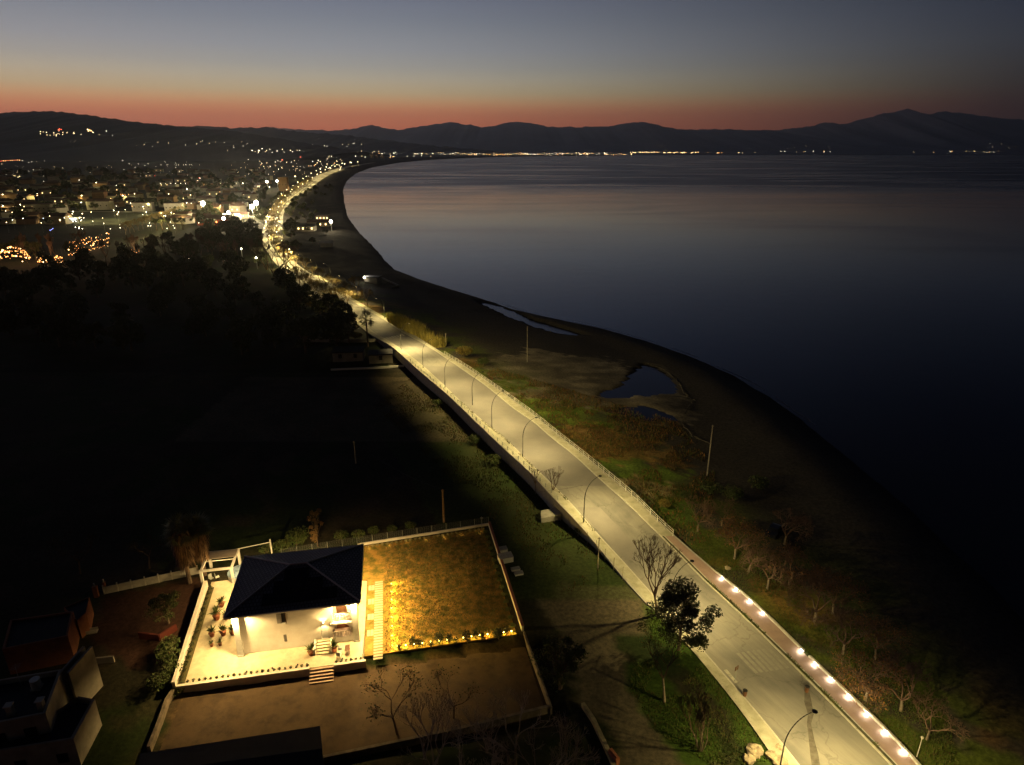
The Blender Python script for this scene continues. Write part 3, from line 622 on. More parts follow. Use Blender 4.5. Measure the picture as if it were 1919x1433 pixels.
# ------------------------------------------------------------------ trees
def grow(mb, p, d, L, r, lev, rg, tips, up=.1, spread=.75, split=(2, 3), n=4, minr=.012, decay=.72):
    seg = 3; q = Vector(p); dd = Vector(d)
    for i in range(seg):
        dd = (dd+Vector((rg.gauss(0, .12), rg.gauss(0, .12), rg.gauss(0, .08)+up*.5))).normalized()
        e = q+dd*(L/seg); r2 = max(minr, r*(1-.22*(i+1)/seg)); mb.tube(q, e, max(minr, r*(1-.22*i/seg)), r2, n if r > .05 else 3); q = e
    if lev == 0: tips.append(tuple(q)); return
    tips.append(tuple(q))
    for k in range(rg.randint(*split)):
        a = dd.orthogonal().normalized(); a.rotate(Matrix.Rotation(rg.random()*6.28, 3, dd))
        nd_ = (dd+a*rg.uniform(spread*.5, spread*1.3)+Vector((0, 0, up))).normalized()
        grow(mb, q, nd_, L*rg.uniform(decay-.12, decay+.1), r*.64, lev-1, rg, tips, up, spread, split, n, minr, decay)
def bare_tree(name, seed, trunk_h, trunk_r, L, lev, mt=M_bark, mc=M_twig, stems=1, spread=.75, up=.1, split=(2, 3), leaves=0, leafm=None, leafs=.22, minr=.013, lean=0):
    rg = random.Random(seed); root = empty(name, (0, 0, 0)); root['category'] = 'tree'
    tm = MB(); cm = MB(); tips = []
    for s in range(stems):
        a = rg.random()*6.28; o = Vector((math.cos(a), math.sin(a), 0))*(.0 if stems == 1 else .15)
        d = Vector((rg.gauss(0, .08)+lean, rg.gauss(0, .08), 1)) if stems == 1 else Vector((math.cos(a)*.35, math.sin(a)*.35, 1)); d.normalize()
        p = o+Vector((0, 0, -.3)); q = o+d*trunk_h*.5; e = q+(d+Vector((rg.gauss(0, .1), rg.gauss(0, .1), 0))).normalized()*trunk_h*.5
        tm.tube(p, q, trunk_r*1.25, trunk_r, 7); tm.tube(q, e, trunk_r, trunk_r*.8, 7)
        for k in range(rg.randint(3, 4) if stems == 1 else 2):
            b = 6.28*k/3.5+rg.random(); dd = (d*.8+Vector((math.cos(b), math.sin(b), .25))*spread).normalized()
            grow(cm, e, dd, L, trunk_r*.62, lev, rg, tips, up, spread, split, 4, minr)
    if leaves:
        for t in tips:
            for _ in range(leaves):
                c = Vector(t)+Vector((rg.gauss(0, .4), rg.gauss(0, .4), rg.gauss(0, .32))); cm.leaf(c, leafs*rg.uniform(.6, 1.3), rg, 1)
    tm.build('trunk', mt, root); cm.build('crown', [mc, leafm or M_leafg], root)
    return root
def leafy_tree(name, seed, h, rad, trunk_r, leafm, n=5200, leafs=.34, clumps=34, low=.3, mt=M_bark, top=1.0):
    rg = random.Random(seed); root = empty(name, (0, 0, 0)); root['category'] = 'tree'
    tm = MB(); tm.tube((0, 0, -.3), (0, 0, h*.45), trunk_r*1.2, trunk_r*.8, 7); cm = MB()
    for k in range(clumps):
        while 1:
            c = Vector((rg.uniform(-1, 1), rg.uniform(-1, 1), rg.uniform(-1, 1)))
            if .35 < c.length < 1: break
        c = Vector((c.x*rad*.85, c.y*rad*.85, h*(low+(1-low)/2)+c.z*h*(1-low)/2*.9)); cr = rad*rg.uniform(.16, .34)
        tm.tube((0, 0, h*rg.uniform(.25, .45)), c, trunk_r*.4, .02, 4)
        for _ in range(n//clumps):
            d = Vector((rg.gauss(0, 1), rg.gauss(0, 1), rg.gauss(0, .8))); d.normalize(); cm.leaf(c+d*cr*rg.random()**.4, leafs*rg.uniform(.6, 1.3), rg)
    tm.build('trunk', mt, root); cm.build('crown', leafm, root); return root
def hide_proto(o): pass
def place(proto, used, px, py, rz, sc, label, group=None, z=None, loc=None):
    p = loc if loc else at(px, py)
    if proto not in used: used.add(proto); o = proto; o.location = p; o.rotation_euler = (0, 0, rz); o.scale = (sc,)*3
    else: o = dup(proto, p, rz, sc)
    o['label'] = label
    if group: o['group'] = group
    return o
U = set()
M_twigp = mat('pale_twigs', (.50, .44, .34), (.36, .30, .22), 2, .95)
T_big = bare_tree('bare_tree', 11, 3.2, .17, 2.5, 5, spread=.55, up=.2, split=(3, 3), minr=.014)
place(T_big, U, 1231, 1152, .4, 1.08, 'tall bare tree with dark branches in front of the road')
T_bush = leafy_tree('evergreen_tree', 5, 8.6, 3.9, .14, M_leafd, 8000, .27, 34, .10)
place(T_bush, U, 1272, 1218, 0, 1.17, 'dark leafy evergreen tree standing against the lit road')
T_pal = [bare_tree('fig_tree', 21+i, 1.5, .15, 1.6, 5, M_pale, M_twigb, spread=.9, up=.06, split=(3, 3), leaves=1 if i == 2 else 0, leafm=M_leafo, leafs=.17, minr=.017) for i in range(3)]
FIG = [(1307, 996, 1, .95, 'slender pale bare tree nearest the railing end'), (1376, 1047, 2, 1.1, 'bare tree with orange leaves beside the first wall light'), (1403, 1072, 0, .9, 'pale bare tree behind the third wall light'),
       (1438, 1103, 1, 1.1, 'bare fig tree with low forked branch opposite the fourth light'), (1478, 1095, 2, 1.0, 'brown twiggy tree behind the forked fig tree'), (1526, 1164, 0, 1.15, 'bare fig tree with double trunk above the wall gap'),
       (1560, 1150, 2, 1.0, 'dim twiggy tree farther from path near the double trunk'), (1579, 1226, 1, 1.1, 'bare fig tree with short pale trunk below the gap'), (1622, 1312, 2, 1.05, 'orange twigged fig tree with leaning trunk on the lawn'),
       (1688, 1332, 0, 1.05, 'bare pale tree with upright fork on the green verge'), (1737, 1386, 1, .85, 'small bare tree nearest the bottom right corner'), (1640, 1235, 2, .9, 'faint twiggy tree in the dark behind the short trunk fig'), (1470, 1020, 0, 1.0, 'dim bare tree beside the parked car'),
       (1352, 985, 1, .8, 'small bare tree in the scrub beyond the railing end')]
for i, (px, py, k, sc, lb) in enumerate(FIG): place(T_pal[k], U, px, py, i*1.3, sc, lb, 'fig trees beyond the red path')
T_sm = bare_tree('bare_tree', 41, 2.6, .12, 1.3, 4, M_pale, spread=.5, up=.2, minr=.014)
place(T_sm, U, 1033, 947, 0, 1.15, 'small pale bare tree beside the concrete block at bridge')
place(T_sm, U, 1004, 925, 2, .8, 'thin bare sapling against the bridge wall')
T_shr = bare_tree('bare_tree', 43, 1.9, .06, 1.4, 4, M_pale, M_twig, stems=6, spread=.45, up=.3, minr=.014)
place(T_shr, U, 1312, 1404, 1, 1.15, 'many stemmed bare bush tree on the grass island')
T_y = bare_tree('slim_tree', 44, 3.6, .13, 1.7, 4, M_pale, M_twig, leaves=1, leafm=M_leafo, leafs=.14, spread=.7)
place(T_y, U, 1246, 1315, 0, 1.0, 'slim pale trunked tree with brown twiggy crown on grass')
T_ol = leafy_tree('olive_tree', 8, 6.5, 3.1, .2, M_leafg, 4200, .22, 30, .2)
place(T_ol, U, 1050, 1290, 0, 1.1, 'wide dark green tree by the corner of the boundary wall')
place(T_ol, U, 316, 1168, 1, .75, 'rounded dark green bush in the red yard')
T_br = bare_tree('bare_tree', 51, 3.2, .16, 2.3, 5, M_pale, M_twigp, stems=3, spread=.6, up=.15, minr=.014)
for px, py, rz, sc, lb in [(795, 1478, 0, .9, 'bare branching tree at bottom edge below the forecourt'), (965, 1462, 2, 1.0, 'bare spreading tree at bottom edge left of the log'), (880, 1500, 4, .85, 'thin bare tree at bottom edge between two spreading ones'), (1010, 1500, 5, .9, 'bare tree at bottom edge nearest the dirt track')]:
    place(T_br, U, px, py, rz, sc, lb)
T_dl = bare_tree('sparse_tree', 61, 2.2, .12, 1.7, 4, M_bark, M_twig, leaves=2, leafm=M_leafd, leafs=.22, spread=.8)
place(T_dl, U, 745, 1375, 0, 1.1, 'sparse tree with small dark leaves on the sandy forecourt')
place(T_dl, U, 850, 1345, 2, .9, 'sparse tree in the dark part of the forecourt')
place(leafy_tree('small_tree', 63, 7.2, 1.7, .1, mat('tree_leaf_brown', (.34, .20, .08), (.20, .13, .05), .9, .8), 1500, .2, 18, .15), U, 596, 1024, 1, 1.0, 'tall sparse tree behind the villa roof lit faintly orange')
place(T_dl, U, 150, 1075, 3, 1.0, 'dim bare tree behind the orange outbuilding')
place(T_dl, U, 280, 1065, 4, .9, 'dim tree behind the panel fence near the palms')

M_shagd = mat('old_fronds', (.15, .09, .05), (.08, .05, .03), 2, .95)
M_palm = mat('palm_leaf', (.22, .24, .13), (.14, .16, .08), 1, .7)
def palm(name, seed, h, shag, nf=26, fl=2.0, trunk_r=.28):
    rg = random.Random(seed); root = empty(name, (0, 0, 0)); root['category'] = 'palm tree'
    mb = MB(); mb.tube((0, 0, -.3), (0, 0, h*.5), trunk_r*1.2, trunk_r, 8); mb.tube((0, 0, h*.5), (0, 0, h), trunk_r, trunk_r*.9, 8); mb.build('trunk', M_bark, root)
    mb = MB()
    for i in range(nf):
        a = rg.random()*6.28; e = rg.uniform(-.75, 1.3); L = fl*rg.uniform(.8, 1.15); d = Vector((math.cos(a)*math.cos(e), math.sin(a)*math.cos(e), math.sin(e)))
        p = Vector((0, 0, h)); q = p+d*L*.55; mb.tube(p, q, .03, .02, 3); s = d.cross(Vector((0, 0, 1))).normalized()
        for k in range(11):
            t = (k-5)/5; b = (d*math.cos(t*1.25)+s*math.sin(t*1.25)).normalized(); tip = q+b*L*.5*(1-.25*abs(t))+Vector((0, 0, -.22*L*abs(t)-.1))
            w = b.cross(Vector((.1, .2, 1))).normalized()*.075; mb.add([q-w, q+w, tip], [(0, 1, 2)])
    mb.build('crown', M_palm, root)
    if shag:
        mb = MB()
        for i in range(1000):
            a = rg.random()*6.28; t = rg.random()**.9; z = h-shag*t; r = trunk_r+(1.2-.45*t+.18*math.sin(a*3+seed)+.15*math.sin(a*7))*rg.uniform(.72, 1.15); c, s = math.cos(a), math.sin(a)
            L = rg.uniform(.8, 2.0); w = rg.uniform(.06, .14); rr = r*.8
            mb.add([(c*rr-s*w, s*rr+c*w, z), (c*rr+s*w, s*rr-c*w, z), (c*(r+.1)-s*rg.uniform(-.2, .2), s*(r+.1)+c*rg.uniform(-.2, .2), z-L)], [(0, 1, 2)], rg.randrange(2))
        mb.tube((0, 0, h-.2), (0, 0, h-shag-.3), .75, .35, 9); mb.build('dead_frond_skirt', [M_shag, M_shagd], root)
    return root
P1 = palm('fan_palm', 1, 9.3, 5.2, 85, 2.7)
place(P1, U, 356, 1092, 0, .98, 'shaggy fan palm, left one of the pair behind the pergola')
place(P1, U, 384, 1078, 2, .92, 'shaggy fan palm, right one of the pair behind the pergola')
P2 = palm('palm_tree', 2, 8.5, 0, 60, 3.2, .24)
place(P2, U, 690, 650, 0, 1.1, 'dark palm tree silhouetted beside the lit road')
place(P2, U, 656, 660, 1, .85, 'thin dim palm in the black garden beside white house')

# ------------------------------------------------------------------ the villa
V = empty('villa', HW(0, 0, 0), HA, 'white two storey villa with dark hipped roof and solar panels, lit up', 'villa')
def arch_prism(x0, x1, z0, z1, y0, y1, flat=False):
    mb = MB(); r = (x1-x0)/2; pts = [(x0, z0), (x1, z0)]; n = 14
    k = min(1.0, (z1-z0)*.6/r) if not flat else 0
    for i in range(n+1):
        a = math.pi*i/n; pts.append(((x0+x1)/2+r*math.cos(a), z1-r*k+r*k*math.sin(a)))
    m = len(pts); mb.add([(x, y0, z) for x, z in pts]+[(x, y1, z) for x, z in pts], [tuple(range(m)), tuple(range(m, 2*m))[::-1]]+[(i, m+i, m+(i+1) % m, (i+1) % m) for i in range(m)])
    return mb
def cut(o, cutters):
    for c in cutters:
        md = o.modifiers.new('b', 'BOOLEAN'); md.operation = 'DIFFERENCE'; md.object = c; md.solver = 'EXACT'
    dg = bpy.context.evaluated_depsgraph_get(); me = bpy.data.meshes.new_from_object(o.evaluated_get(dg)); o.modifiers.clear(); o.data = me
    for c in cutters: bpy.data.objects.remove(c, do_unlink=True)
    return o
WX, WY, WZ = 14.3, 11.4, 6.15
mb = MB(); mb.bx(0, WX, 0, WY, -.3, WZ); wall = mb.build('wall', M_plaster)
cuts = []
for a in [(11.35, 13.65, .75, 2.85, -1, 1.8), (11.5, 13.6, 3.35, 5.9, -1, 1.6)]: cuts.append(arch_prism(*a).build('c', M_plaster))
for b in [(5.35, 5.87, -1, .22, 4.1, 5.65), (5.3, 5.68, -1, .15, 1.1, 2.25), (9.92, 10.75, -1, .35, .8, 2.95)]:
    mb = MB(); mb.bx(*b); cuts.append(mb.build('c', M_plaster))
for y0 in (2.0, 5.0, 8.0):                      # openings on the garden side
    for z0, z1 in ((.5, 2.6), (3.6, 5.4)):
        mb = MB(); mb.bx(WX-.25, WX+1, y0, y0+1.3, z0, z1); cuts.append(mb.build('c', M_plaster))
bpy.context.view_layer.update(); cut(wall, cuts); wall.parent = V
M_glass = mat('window_glass', (.012, .012, .014), (.02, .02, .02), 2, .1)
def part(name, fill, m, par=V, **k):
    mb = MB(); fill(mb); return mb.build(name, m, par, **k)
part('window', lambda q: (q.bx(5.35, 5.87, .15, .2, 4.1, 5.65)), M_glass)
part('shutter', lambda q: (q.bx(4.80, 5.32, -.05, -.002, 4.1, 5.65), [q.bx(4.85, 5.27, -.065, -.05, 4.2+.14*i, 4.27+.14*i) for i in range(10)]), M_trim)
part('shutter', lambda q: q.bx(5.89, 5.93, -.35, -.002, 4.1, 5.65), M_brown)
part('window_sill', lambda q: q.bx(5.25, 5.97, -.12, .0, 4.0, 4.08), M_white)
part('window', lambda q: (q.bx(5.3, 5.68, .08, .12, 1.1, 2.25), [q.bx(5.32, 5.66, .05, .08, 1.15+.12*i, 1.2+.12*i) for i in range(9)]), M_trim)
d = part('door', lambda q: q.bx(9.95, 10.72, .2, .27, .82, 2.92), M_white); part('handle', lambda q: q.bx(10.02, 10.06, .14, .2, 1.8, 1.95), M_dark, d)
for y0 in (2.0, 5.0, 8.0):
    for z0, z1 in ((.5, 2.6), (3.6, 5.4)): part('window', lambda q: (q.bx(WX-.2, WX-.15, y0+.04, y0+1.26, z0+.04, z1-.04)), M_glass)
M_inner = mat('loggia_wood', (.30, .13, .06), (.20, .08, .04), 1, .7)
part('loggia_door', lambda q: (q.bx(11.7, 13.3, 1.72, 1.78, .8, 2.6), q.bx(12.47, 12.53, 1.68, 1.72, .8, 2.6)), M_inner)
part('loggia_door', lambda q: (q.bx(11.9, 13.2, 1.50, 1.57, 3.4, 5.4)), M_brown)
for z0, m in ((.75, M_white), (3.42, M_white)):
    part('balustrade', lambda q: (q.bx(11.4, 13.62, -.02, .1, z0+.85, z0+.95), q.bx(11.4, 13.62, -.02, .1, z0, z0+.06),
         [q.tube((11.52+.2*i, .04, z0+.05), (11.52+.2*i, .04, z0+.86), .045, .045, 5) for i in range(11)]), m)
part('balcony_slab', lambda q: q.bx(11.2, 13.9, -.45, -.002, 3.15, 3.33), M_white)
for x0 in (-.34, WX-.36): part('corner_pillar', lambda q: (q.bx(x0, x0+.7, -.42, .25, -.3, WZ-.01), q.bx(x0-.06, x0+.76, -.48, -.42, -.3, .25)), M_white)
part('corner_pillar', lambda q: q.bx(WX-.4, WX+.3, WY-.3, WY+.35, -.3, WZ-.02), M_white); part('corner_pillar', lambda q: q.bx(-.34, .36, WY-.3, WY+.35, -.3, WZ-.02), M_white)
part('cornice', lambda q: q.bx(-.95, WX+.75, -.75, WY+.85, WZ+.002, WZ+.16), M_plaster)
E0, E1, F0, F1, EZ, RZ = -1.15, WX+.9, -.55+0, WY+.95, WZ+.18, 8.55
rd = (6.1, 8.2, (F0+F1)/2)
def roof(q):
    A, B, C, D = (E0, F0, EZ), (E1, F0, EZ), (E1, F1, EZ), (E0, F1, EZ); P, Q = (rd[0], rd[2], RZ), (rd[1], rd[2], RZ)
    q.add([A, B, C, D, P, Q], [(0, 1, 5, 4), (1, 2, 5), (2, 3, 4, 5), (3, 0, 4), (3, 2, 1, 0)])
def tile_mat():
    m = mat('villa_roof', (.15, .155, .18), (.10, .105, .13), 5, .65, .2); t = m.node_tree; b = t.nodes['Principled BSDF']
    tc = nd(t, 'ShaderNodeTexCoord'); br = nd(t, 'ShaderNodeTexBrick'); br.inputs['Scale'].default_value = 1.0; br.inputs['Brick Width'].default_value = .42; br.inputs['Row Height'].default_value = .5
    br.inputs['Mortar Size'].default_value = .06; br.inputs['Color1'].default_value = (.17, .175, .20, 1); br.inputs['Color2'].default_value = (.11, .115, .14, 1); br.inputs['Mortar'].default_value = (.035, .035, .045, 1)
    t.links.new(tc.outputs['Object'], br.inputs['Vector']); t.links.new(br.outputs['Color'], b.inputs['Base Color']); return m
rf = part('roof', roof, tile_mat())
def ridges(q):
    A, B, C, D = (E0, F0, EZ), (E1, F0, EZ), (E1, F1, EZ), (E0, F1, EZ); P, Q = (rd[0], rd[2], RZ), (rd[1], rd[2], RZ)
    for a, b in ((A, P), (D, P), (B, Q), (C, Q), (P, Q)): q.tube(Vector(a)+Vector((0, 0, .05)), Vector(b)+Vector((0, 0, .05)), .11, .11, 6)
part('ridge_caps', ridges, M_ridge, rf)
part('gutter', lambda q: (q.bx(E0-.02, E1+.02, F0-.08, F0-.002, EZ-.10, EZ+.02), q.bx(E1+.002, E1+.08, F0, F1, EZ-.10, EZ+.02), q.bx(E0-.08, E0-.002, F0, F1, EZ-.10, EZ+.02)), M_terra if False else M_plaster)
sl = (RZ-EZ)/(rd[2]-F0)
def onroof(x, y): return (x, y, EZ+(y-F0)*sl+.10)
ph = 1.05
for r_, (xa, n) in enumerate([(3.1, 9), (4.3, 6), (5.5, 3)]):
    for i in range(n):
        def pan(q, xa=xa, i=i, r_=r_):
            x0, x1 = xa+i*1.02+.01, xa+(i+1)*1.02-.01; y0, y1 = F0+.9+r_*1.62, F0+.9+(r_+1)*1.62-.02
            a, b, c, d_ = onroof(x0, y0), onroof(x1, y0), onroof(x1, y1), onroof(x0, y1); up = Vector((0, 0, .04))
            q.add([a, b, c, d_]+[tuple(Vector(p)-up) for p in (a, b, c, d_)], [(0, 1, 2, 3), (0, 4, 5, 1), (1, 5, 6, 2), (2, 6, 7, 3), (3, 7, 4, 0)])
        part('solar_panel', pan, M_panel, rf)
def stair(q):
    for i in range(4): q.bx(9.25, 11.05, -1.75+.38*i, -.30 if i < 3 else -.002-.40, .0 if i == 0 else .2*i+.002, .2*(i+1))
    q.bx(9.25, 11.05, -.42, -.002, 0, .78)
part('entrance_stairs', lambda q: ([q.bx(9.3, 11.0, -1.9+.37*i, -.004, (.16*i+.002), .16*(i+1)) for i in range(5)]), M_tile)
for x0 in (8.95, 11.02): part('stair_wall', lambda q: q.bx(x0, x0+.26, -1.95, -.004, 0, .95), M_plaster)
def wall_light(x, y, z, nm, power, aim=None, r=.06, kind='POINT', spot=120):
    o = part(nm, lambda q: (q.box((x, y, z), (.16, .12, .22))), M_white); part('lens', lambda q: (q.bx(x-.06, x+.06, y-.05, y+.05, z+.112, z+.118)), emit('villa_lens', (1, .8, .5), 30), o)
    w = Vector(HW(x, y, z)); return w
P = HW(10.33, -.22, 3.3); wall_light(10.33, -.08, 3.3, 'wall_lamp', 0)
light('SPOT', HW(10.33, -.25, 3.44), 260, CV, radius=.04, spot=120, blend=.4, aim=HW(10.33, -.2, 6)); light('SPOT', HW(10.33, -.35, 3.1), 300, CV, radius=.04, spot=150, aim=HW(10.33, -.8, 0))
for hx, hy, pw in [(-.05, -.62, 1300), (WX+.1, -.62, 750), (-.7, 4.0, 420), (-.7, 9.5, 420), (WX+.6, 2.5, 760), (WX+.6, 6.0, 760), (WX+.6, 10, 760), (7, WY+.7, 1100), (-.5, WY+.5, 900), (12.5, -.6, 420)]:
    part('eave_lamp', lambda q: q.box((hx, hy, WZ-.06), (.2, .14, .1)), M_white)
    light('SPOT', HW(hx, hy, WZ-.16), pw*4.6, CV, radius=.06, spot=165, blend=.35, aim=HW(hx, hy, 0))
light('POINT', HW(12.5, 1.0, 2.2), 60, (1, .5, .2), radius=.1)
light('POINT', HW(12.5, .8, 4.9), 40, (1, .6, .3), radius=.1)

for i, x in enumerate((1.2, 4.2, 7.2, 12.6)):  # made-up uplights, added only to wash the villa front brighter
    o = empty('added_uplight', HW(x, -3.2, .03), HA, ['added facade uplight nearest the left villa corner', 'added facade uplight under the upper window', 'added facade uplight left of the entrance stairs', 'added facade uplight in front of the arches'][i], 'garden light')
    part('housing', lambda q: q.tube((0, 0, 0), (0, 0, .14), .09, .11, 8, 0, True), M_dark, o); light('SPOT', HW(x, -3.15, .25), 330, CV, radius=.08, spot=125, blend=.7, aim=HW(x, .4, 2.6))
# terrace, steps, walls around the plot
def hbox(name, x0, x1, y0, y1, z0, z1, m, **kw):
    mb = MB(); mb.bx(0, x1-x0, 0, y1-y0, z0, z1); o = mb.build(name, m); o.location = HW(x0, y0, 0); o.rotation_euler = (0, 0, HA); tag(o, **kw); return o
def hpoly(name, pts, z0, z1, m, **kw):
    mb = MB(); mb.prism([HW(*p)[:2] for p in pts], z0, z1); o = mb.build(name, m); tag(o, **kw); return o
hpoly('terrace', [(-5.8, -3.95), (15.25, -3.95), (15.25, 12.2), (0, 16.2), (-7.4, 16.2)], -1.0, .03, M_tile, kind='structure')
M_lawn = mat('lawn', (.12, .11, .016), (.42, .23, .05), .8, .95, .8, contrast=(.38, .60), detail=12, c3=(.24, .16, .028))
hpoly('lawn', [(15.3, -3.2), (35.0, -2.9), (34.2, 23.2), (14.6, 21.5), (14.6, 12.4), (15.3, 12.4)], -.7, .01, M_lawn, kind='structure')
def lawn_grass():
    mb = MB(); rg = random.Random(5)
    for _ in range(24000):
        x, y = rg.uniform(17.8, 34.6), rg.uniform(-3, 22)
        p = HW(x, y, 0); h = rg.uniform(.06, .22)*(1+.6*(fnoise(x, y, 3)-.5)); a = rg.random()*6.28; w = .06
        mb.add([(p[0]-w*math.cos(a), p[1]-w*math.sin(a), 0), (p[0]+w*math.cos(a), p[1]+w*math.sin(a), 0), (p[0]+rg.gauss(0, .05), p[1]+rg.gauss(0, .05), h)], [(0, 1, 2)], rg.random() < .45)
    o = mb.build('grass', [mat('grass_blade', (.07, .09, .02), (.10, .10, .03), .5, .9), mat('dry_blade', (.24, .16, .06), (.16, .10, .04), .5, .9)]); tag(o, 'rough yellow green lawn grass growing beside the villa', 'grass', kind='stuff')
lawn_grass()
M_old = mat('old_wall', (.26, .21, .15), (.12, .10, .07), 1.2, .95)
hbox('front_wall', -6.6, 8.7, -4.35, -3.98, -1, .28, M_terra if False else M_plaster, label='long low front wall of the terrace, left of the entrance steps', cat='wall')
hbox('front_wall', 11.65, 15.5, -4.35, -3.98, -1, .28, M_plaster, label='short low front wall of the terrace, right of the entrance steps', cat='wall')
hpoly('forecourt', [(-5.6, -4.36), (35.8, -4.36), (36.0, -15.3), (22, -17.0), (13.0, -18.2), (-6.5, -16.6)], -1.2, -.87, mat('forecourt_sand', (.105, .068, .035), (.060, .040, .022), .7, .95, .8, contrast=(.34, .66), detail=12, c3=(.088, .058, .030)), kind='structure')
st = empty('entrance_steps', HW(8.75, -4.4, -.92), HA, 'wide tiled steps leading from the forecourt up to terrace', 'steps')
mb = MB()
for i in range(5): mb.bx(0, 2.85, -1.36+.36*i, .42, .18*i+.002, .18*(i+1))
mb.build('treads', mat('step_stone', (.42, .30, .22), (.34, .24, .17), 2, .7), st)
mb = MB()
for i in range(5): mb.bx(.02, 2.83, -1.38+.36*i, -1.36+.36*i-.003, .18*i+.01, .18*(i+1)-.06)
mb.build('risers', M_brown, st)
hpoly('side_wall', [(-6.9, -4.35), (-6.55, -4.35), (-7.6, 15.2), (-8.1, 15.2)], -1, 1.05, M_plaster, label='cream side wall along the left edge of the lit terrace', cat='wall')
hpoly('planting_strip', [(-6.5, -3.9), (-5.75, -3.9), (-6.7, 14.8), (-7.5, 14.8)], -.5, .09, mat('bed_soil', (.10, .08, .03), (.06, .06, .02), 2, .95), kind='structure')
# boundary walls of the garden
def wallrun(pts, h, w, m, label, nm='boundary_wall', z0=-1.0, cap=None):
    root = empty(nm, (pts[0][0], pts[0][1], 0), 0, label, 'wall'); mb = MB(); o = Vector((pts[0][0], pts[0][1], 0))
    for a, b in zip(pts, pts[1:]):
        a = Vector((a[0], a[1], 0))-o; b = Vector((b[0], b[1], 0))-o; d = (b-a); n = Vector((-d.y, d.x, 0)).normalized()*w/2
        mb.prism([(a-n)[:2], (b-n)[:2], (b+n)[:2], (a+n)[:2]], z0, h)
    mb.build('wall_body', m, root)
    if cap:
        mc = MB()
        for a, b in zip(pts, pts[1:]):
            a = Vector((a[0], a[1], 0))-o; b = Vector((b[0], b[1], 0))-o; d = (b-a); n = Vector((-d.y, d.x, 0)).normalized()*(w/2+.05)
            mc.prism([(a-n)[:2], (b-n)[:2], (b+n)[:2], (a+n)[:2]], h+.002, h+.07)
        mc.build('coping', cap, root)
    return root
wallrun([HW(35.4, 23.6), HW(35.9, -2.4)], .8, .3, M_plaster, 'lawn boundary wall on the seaward side of the garden', cap=M_terra)
wallrun([HW(36.0, -2.8), HW(36.6, -15.4)], .25, .22, M_old, 'dim boundary wall running down from the lawn corner')
wallrun([HW(13.5, 21.8), HW(35.3, 23.9)], .35, .25, M_plaster, 'low back wall of the lawn under the wire fence')
wallrun([G(1033, 1322, 0), G(860, 1365, 0), G(600, 1420, 0)], .1, .35, M_old, 'rough grey wall closing the forecourt near the bottom edge')
wallrun([G(328, 1286, 0), G(312, 1310, 0), G(300, 1345, 0), G(278, 1400, 0)], .1, .35, M_old, 'broken pale wall at the left end of the forecourt')
# wire fence on back wall
def fence(pts, h, step, label, z=0.0, nm='wire_fence', m=M_galv, mesh=True):
    root = empty(nm, (pts[0][0], pts[0][1], z), 0, label, 'fence'); o = Vector((pts[0][0], pts[0][1], 0)); pm = MB(); pm.tube((0, 0, 0), (0, 0, h), .035, .035, 6); base = None; w = MB()
    for a, b in zip(pts, pts[1:]):
        a = Vector((a[0], a[1], 0))-o; b = Vector((b[0], b[1], 0))-o; n = max(1, int((b-a).length/step))
        for i in range(n+1):
            p = a.lerp(b, i/n)
            if base is None: base = pm.build('post', m, root); base.location = p
            else: c = base.copy(); S.collection.objects.link(c); c.parent = root; c.location = p
        for k in (range(1, 9) if mesh else (4, 8)): w.tube(a+Vector((0, 0, h*k/8)), b+Vector((0, 0, h*k/8)), .010, .010, 3)
        if mesh:
            q = int((b-a).length/.35)
            for i in range(q): p = a.lerp(b, i/q); w.tube(p, p+Vector((0, 0, h)), .006, .006, 3)
    w.build('wire_mesh', m, root); return root
fence([HW(2, 20.6), HW(13.5, 21.8), HW(35.3, 23.9)], 1.3, 2.2, 'wire mesh fence along the back of the villa garden', .3)
# concrete panel fence of the neighbour
def panel_fence():
    pts = [G(196, 1113, 0), G(372, 1075, 0)]; root = empty('panel_fence', (*pts[0], 0), 0, 'concrete panel fence with pale posts behind the red yard', 'fence')
    a = Vector((0, 0, 0)); b = Vector((pts[1][0]-pts[0][0], pts[1][1]-pts[0][1], 0)); n = 7; ang = math.atan2(b.y, b.x)
    for i in range(n):
        p = a.lerp(b, (i+.5)/n); mb = MB(); mb.box((p.x, p.y, .6), ((b.length/n)-.18, .06, 1.2), ang); mb.build('panel', M_con, root)
    for i in range(n+1):
        p = a.lerp(b, i/n); mb = MB(); mb.box((p.x, p.y, .75), (.16, .16, 1.5), ang); mb.build('post', M_kerb, root)
panel_fence()
# stepping stones: ladder path + four short rows to the house
sc0 = None
def stone(x, y, w, d, lb, grp):
    mb = MB(); mb.bx(-w/2, w/2, -d/2, d/2, -.02, .045); o = mb.build('stepping_stone', M_stepst); o.location = HW(x, y, .015); o.rotation_euler = (0, 0, HA); tag(o, lb, 'paving slab', grp)
ny = 31
for i in range(ny): stone(17.0, -4.1+i*(16.0/ny)+.2, 1.15, .34, 'pale slab of the long ladder path through the lawn', 'slabs of the ladder path')
for j, y in enumerate((.9, 4.1, 7.3, 10.4)):
    for k, x in enumerate((15.55, 16.05 if False else 15.95)):
        stone(15.75 if k == 0 else 16.2, y, .42 if k == 0 else .36, 1.15, 'pale slab joining the terrace to the ladder path', 'slabs between terrace and path')
